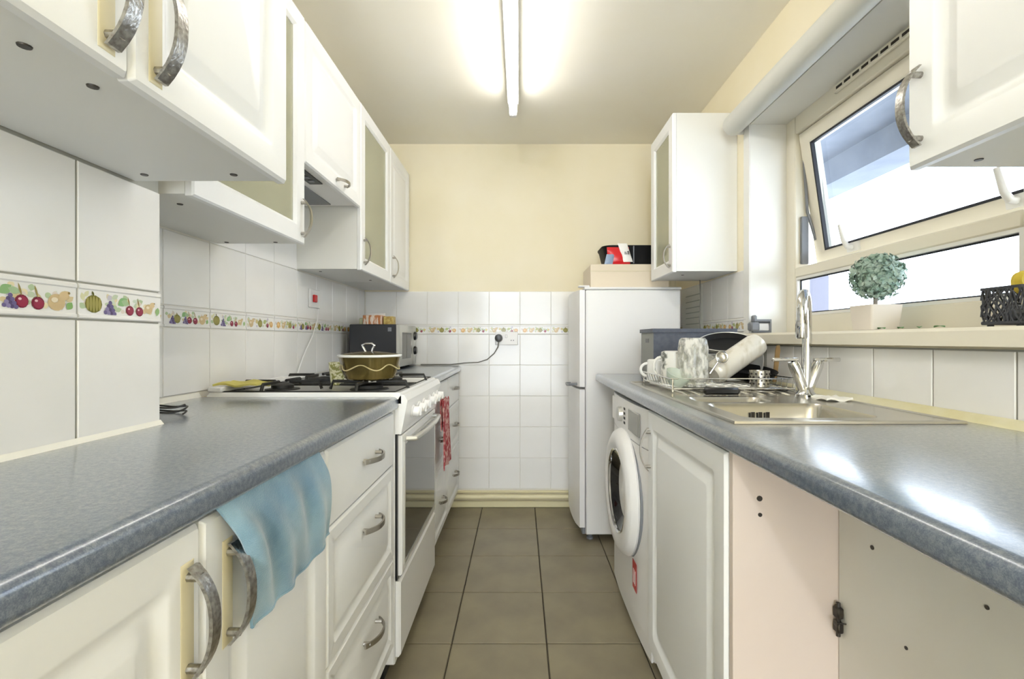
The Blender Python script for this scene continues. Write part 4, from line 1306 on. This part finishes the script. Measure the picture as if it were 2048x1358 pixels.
# frying pans
def frypan(name, c, R0, dep, rot, label, hang, hl=.16, outer='silver'):
    rr = root(name, c, label, 'pan')
    m3 = rot
    o_ = MB().lathe([(0, 0), (R0*.78, 0), (R0*.86, .005), (R0, dep), (R0*1.015, dep+.002), (R0*1.0, dep+.003), (R0*.97, dep), (R0*.84, .008), (0, .005)], c, 40, m3)
    part('body', o_, outer, rr)
    inn = MB().lathe([(0, .0056), (R0*.835, .0086), (R0*.965, dep+.0005), (R0*.96, dep+.001), (R0*.82, .0096), (0, .0066)], c, 40, m3)
    part('inner_coating', inn, 'nonstick', rr, 'black non-stick inside')
    ca, sa = math.cos(hang), math.sin(hang)
    pts = [Vector((R0*.98*ca, R0*.98*sa, dep*.8)), Vector(((R0+.05)*ca, (R0+.05)*sa, dep+.006)), Vector(((R0+hl)*ca, (R0+hl)*sa, dep+.012))]
    part('handle', MB().tube([tuple(Vector(c)+m3 @ q) for q in pts], [.007, .010, .012], 10), 'black', rr, 'black handle')
    return rr
rot1 = Matrix.Rotation(math.radians(10), 3, 'Y').inverted() @ Matrix.Rotation(math.radians(19), 3, 'X')
frypan('frying_pan', (.812, 1.852, 1.050), .100, .026, rot1, 'frying pan with black inside tilted on top of the washing-up', math.radians(-80), .06)
rot2 = Matrix.Rotation(math.radians(-3), 3, 'Y').inverted() @ Matrix.Rotation(math.radians(9), 3, 'X')
frypan('frying_pan', (.845, 1.755, zb+.020), .106, .030, rot2, 'frying pan lying low at the right end of the dish rack', math.radians(95), .055, 'nonstick')
# ring strainer
ts = root('tea_strainer', (.765, 1.655, 1.0), 'small round wire strainer hooked by the leaning flask', 'strainer')
cst = Vector((.680, 1.575, 1.022))
rr_ = Matrix.Rotation(math.radians(80), 3, 'X')
part('ring', MB().tube([tuple(cst+rr_ @ Vector((.019*math.cos(2*PI*k/24), .019*math.sin(2*PI*k/24), 0))) for k in range(24)], .0025, 8, closed=True), 'chrome', ts)
part('mesh', MB().lathe([(.018, 0), (.014, -.009), (0, -.013), (0, -.012), (.013, -.008), (.018, .001)], tuple(cst), 20, rr_), 'steel', ts)
part('handle', MB().tube([tuple(cst+Vector((-.012, .0, -.014))), tuple(cst+Vector((-.04, .0, -.055)))], .003, 8), 'chrome', ts)
# plate, board, cutlery
pt = root('side_plate', (.945, 1.85, zs), 'white side plate standing on edge between the rack and the wall', 'plate')
rotp = Matrix.Rotation(math.radians(-78), 3, 'X')
part('body', MB().lathe([(0, 0), (.035, 0), (.050, .005), (.074, .012), (.075, .014), (.049, .008), (0, .004)], (.938, 1.852, zs+.077), 36, Matrix.Rotation(math.radians(-82), 3, 'Y')), 'ceramic', pt)
solo('wooden_spatula', MB().prism([(-.014, 0), (.014, 0), (.018, .12), (.010, .14), (-.010, .14), (-.016, .12)], lambda u, v, t: (.966+.5*u+v*.10, 1.775+t, ZT+.018+v), -.003, .003), 'wood',
     'pale wooden spatula leaning on the wall right of the white plate', 'utensil')
ut = root('kitchen_spatula', (.68, 1.473, zs), 'black-handled spatula lying along the front of the dish rack', 'utensil')
part('handle', MB().box(.578, .690, 1.462, 1.484, zs+.002, zs+.024, .006), 'black', ut)
part('blade', MB().box(.690, .80, 1.465, 1.481, zs+.010, zs+.013, .001), 'steel', ut)
kn = root('table_knife', (.93, 1.62, zs), 'dark-handled knife lying on the drainer near the tap', 'knife')
part('handle', MB().tube([(.928, 1.72, zs+.007), (.915, 1.65, zs+.008), (.902, 1.58, zs+.007)], [.006, .0075, .006], 8), 'black', kn)
part('blade', MB().prism([(.894, 1.58), (.910, 1.58), (.886, 1.48), (.880, 1.475)], lambda u, v, t: (u, v, t), zs+.006, zs+.008), 'steel', kn)
ch = root('cutlery_basket', (.83, 1.565, zb), 'small perforated steel cutlery basket beside the tap end of the rack', 'basket')
cbm = MB().lathe([(0, 0), (.030, 0), (.032, .055), (.030, .055), (.028, .003), (0, .003)], (.805, 1.572, zb), 24)
part('body', cbm, 'steel', ch)
hol = MB()
for i in range(12):
    for j in range(4):
        a = 2*PI*(i+.5*(j % 2))/12
        r_ = .0305+.0005*j
        m3 = Vector((0, 0, 1)).rotation_difference(Vector((math.cos(a), math.sin(a), 0))).to_matrix()
        hol.lathe([(0, .0004), (.0032, .0004), (.0032, -.001), (0, -.001)], (.805+r_*math.cos(a)+.0006*math.cos(a), 1.572+r_*math.sin(a)+.0006*math.sin(a), zb+.012+.011*j), 8, m3)
part('perforation', hol, 'dark_metal', ch, kind='stuff')

# socket / box on window jamb, paper list, cable
js = root('jamb_socket', (1.07, WY1-.02, 1.11), 'grey-framed double socket on the far side of the window recess', 'socket')
part('frame', MB().frame(1.012, 1.092, 1.113, 1.170, [(0, 0), (0, .014), (.008, .014), (.008, 0)], lambda u, v, h: (u, WY1-.0065-h, v)), 'grey_plastic', js)
part('plate', MB().box(1.021, 1.083, WY1-.016, WY1-.007, 1.122, 1.161), 'plastic_white', js)
part('bar', MB().box(1.018, 1.086, WY1-.022, WY1-.0165, 1.153, 1.160, .001), 'charcoal', js)
jp = root('grey_plug', (1.0, WY1-.04, 1.11), 'slate grey plug adaptor at the left of the jamb socket', 'plug')
part('body', MB().box(.984, 1.022, WY1-.062, WY1-.023, 1.118, 1.156, .006), 'grey_plastic', jp)
part('knob', MB().box(.996, 1.012, WY1-.058, WY1-.03, 1.156, 1.186, .005), 'grey_plastic', jp)
nt_ = root('paper_list', (XR-.01, 2.72, 1.1), 'white paper list with printed lines on the right wall by the fridge', 'paper')
part('sheet', MB().box(XR-.0095, XR-.0085, 2.56, 2.88, 1.125, 1.385), 'paper', nt_)
for zz in (1.335, 1.30, 1.265, 1.235, 1.205, 1.17):
    part('printed_line', MB().box(XR-.0100, XR-.0094, 2.60, 2.82, zz, zz+.006), 'print_grey', nt_)
solo('hanging_cable', MB().tube([(.955, 2.48, 1.398), (.957, 2.48, 1.3), (.953, 2.48, 1.18), (.958, 2.475, 1.05), (.955, 2.47, .95)], .003, 8), 'grey_cable',
     'thin grey cable hanging below the far right wall cabinet', 'cable')

# ------------------------------------------------------------------ window sill things
ZS = 1.110
tb = root('topiary_plant', (1.068, 1.40, ZS), 'ball-shaped sage green topiary in a white pot on the window sill', 'plant')
tcx, tcy = 1.068, 1.405
part('pot', rshell([(tcx-.041, tcx+.041, tcy-.041, tcy+.041, .006, ZS), (tcx-.047, tcx+.047, tcy-.047, tcy+.047, .006, ZS+.074), (tcx-.044, tcx+.044, tcy-.044, tcy+.044, .006, ZS+.074), (tcx-.043, tcx+.043, tcy-.043, tcy+.043, .006, ZS+.066)]), 'pot', tb)
part('stem', MB().tube([(tcx, tcy, ZS+.06), (tcx+.001, tcy, ZS+.14)], .006, 8), 'stem', tb)
lf = MB()
gc = Vector((tcx+.003, tcy, ZS+.160))
R2 = random.Random(3)
for k in range(1100):
    z_ = 1-2*(k+.5)/1100; ph = k*2.39996
    d = Vector((math.sqrt(1-z_*z_)*math.cos(ph), math.sqrt(1-z_*z_)*math.sin(ph), z_))
    rad = .066*R2.uniform(.80, 1.08)
    c = gc+d*rad
    t1 = d.orthogonal().normalized(); t1.rotate(Matrix.Rotation(R2.uniform(0, 6.28), 3, d))
    n_ = (d+Vector((R2.uniform(-.6, .6), R2.uniform(-.6, .6), R2.uniform(-.6, .6)))).normalized()
    t1 = (t1-n_*t1.dot(n_)).normalized(); t2 = n_.cross(t1)
    L = R2.uniform(.006, .0105)
    q = [c-t1*L, c+t2*L*.7+n_*.001, c+t1*L, c-t2*L*.7+n_*.001]
    lf.add(q, [(0, 1, 2), (0, 2, 3)])
lf.lathe([(0, -.055), (.03, -.046), (.05, -.02), (.053, 0), (.05, .02), (.03, .046), (0, .055)], tuple(gc), 16)
part('foliage', lf, 'leaf', tb, kind='stuff', smooth=False)
LEAFL = ('loose green leaf on the sill touching the topiary pot', 'second loose green leaf from the topiary pot on the sill', 'third loose green leaf from the topiary pot on the sill', 'loose green leaf on the sill closest to the black basket')
for k, (xx, yy, a) in enumerate(((1.040, 1.345, 1.3), (1.05, 1.29, 1.2), (1.055, 1.235, .9), (1.045, 1.165, 1.4))):
    ca, sa = math.cos(a), math.sin(a)
    L_ = (.020, .016, .013, .019)[k]
    g = []
    for i in range(6):
        u = -1+2*i/5
        ww = L_*.4*(1-u*u)+.0006
        g.append([(xx+ca*u*L_-sa*v*ww, yy+sa*u*L_+ca*v*ww, ZS+.002+.003*(1-u*u)+.001*abs(v)) for v in (-1, 0, 1)])
    solo('loose_leaf', MB().sheet(g, .001), 'leaf_green', LEAFL[k], 'leaf', 'loose leaves on the window sill')
# lattice basket
lb = root('lattice_basket', (1.09, 1.10, ZS), 'black openwork basket at the near end of the window sill', 'basket')
bx0, bx1, by0, by1, bz0, bz1 = 1.055, 1.155, .985, 1.072, ZS+.004, ZS+.088
part('base', MB().box(bx0, bx1, by0, by1, bz0, bz0+.008, .002), 'lattice', lb)
for a in (bx0+.012, bx1-.012):
    for b in (by0+.012, by1-.012):
        part('foot', MB().lathe([(0, 0), (.006, 0), (.006, .0045), (0, .0045)], (a, b, ZS), 10), 'lattice', lb)
part('rim', MB().frame(bx0, bx1, by0, by1, [(0, bz1-.006), (0, bz1), (.003, bz1), (.003, bz1-.006)], lambda u, v, h: (u, v, h)), 'lattice', lb)
def lattice(fn, U, V0, V1, seed):
    m_ = MB(); R3 = random.Random(seed)
    n = int(U/.010)
    for i in range(-3, n+1):
        for sgn in (1, -1):
            u0 = i*.0115+R3.uniform(-.003, .003); P = []
            for k in range(7):
                t = k/6
                u = u0+(.035*t if sgn > 0 else .035*(1-t))+.004*math.sin(7*t+i)
                if 0 <= u <= U: P.append(fn(u, V0+(V1-V0)*t))
            if len(P) > 1: m_.tube(P, .0019, 6)
    return m_
part('lattice_side', lattice(lambda u, v: (bx0+u, by0+.0015, v), bx1-bx0, bz0+.006, bz1-.003, 1), 'lattice', lb)
part('lattice_side', lattice(lambda u, v: (bx0+.0015, by0+u, v), by1-by0, bz0+.006, bz1-.003, 2), 'lattice', lb)
part('lattice_side', lattice(lambda u, v: (bx0+u, by1-.0015, v), bx1-bx0, bz0+.006, bz1-.003, 3), 'lattice', lb)
part('lattice_side', lattice(lambda u, v: (bx1-.0015, by0+u, v), by1-by0, bz0+.006, bz1-.003, 4), 'lattice', lb)
solo('yellow_sponge', MB().lathe([(0, -.012), (.022, -.012), (.030, -.004), (.030, .004), (.022, .012), (0, .012)], (1.118, 1.032, bz1+.006), 22, Matrix.Rotation(math.radians(75), 3, 'X')), 'lemon',
     'round yellow sponge sticking out of the black basket', 'sponge')
solo('grey_scourer', MB().lathe([(0, 0), (.018, .003), (.026, .016), (.020, .032), (0, .036)], (1.095, 1.03, bz0+.0085), 18), 'grey_plastic', 'grey scourer lying inside the black basket', 'scourer')

# ------------------------------------------------------------------ cloths on the units
# blue cloth tucked over the door of the second base cabinet
XF = XBL+.019
g = []
NU, NV = 34, 26
for i in range(NU+1):
    u = i/NU
    row = []
    for j in range(NV+1):
        v = j/NV
        y = .597+.300*u + v*(.068*(1-u)+.045*u) + .010*math.sin(3*v)*(1-u)
        z = .866 - .185*v - .012*math.sin(PI*u)*v + .010*v*u
        if u < .3: z -= .010*v*(1-u/.3)
        fold = .004*math.sin(15*u+2.5*v) + .003*math.sin(27*u-2*v) + .006*math.exp(-((u-.05-.12*v)/.07)**2)
        x = XF+.005+.006*min(1, v*4)+fold*min(1, v*3) + .016*math.sin(PI*min(1, v*1.05))*.6
        row.append((x, y, z))
    g.append(row)
bc = root('blue_cloth', (-.39, .76, .68), 'light blue microfibre cloth hanging over a base cabinet door', 'cloth')
part('cloth', MB().sheet(g, .004), 'blue_cloth', bc)
part('hem', MB().tube([(p[-1][0]+.0005, p[-1][1], p[-1][2]) for p in g], .003, 6), 'blue_cloth', bc)
# red checked towel on the drawer handle past the cooker
g = []
for i in range(15):
    u = i/14; row = []
    for j in range(17):
        v = j/16
        row.append((XF+.036+.005*math.sin(11*u+2*v)+.004*v, 2.16+.20*u+.02*(u-.5)*v, .798-.32*v+.006*math.sin(6*u)))
    g.append(row)
rt = root('red_towel', (-.36, 2.31, .47), 'red and white checked towel hanging from a drawer handle past the cooker', 'towel')
part('cloth', MB().sheet(g, .005), 'red_cloth', rt)
part('back_fold', MB().sheet([[(p[0]-.012, p[1], p[2]+.0) for p in row[:8]] for row in g], .004), 'red_cloth', rt)
# wire coil on the left worktop behind the pier
P = []
for k in range(60):
    t = k/59*4*PI
    P.append((-.855+.062*math.cos(t)*(1-.10*k/59), 1.10+.045*math.sin(t)+.015*k/59, ZT+.004+.020*(k/59)+.003*math.sin(3*t)))
solo('coiled_cable', MB().tube(P, .0022, 6), 'black_cable', 'thin dark coiled cable on the left worktop behind the tiled corner', 'cable')
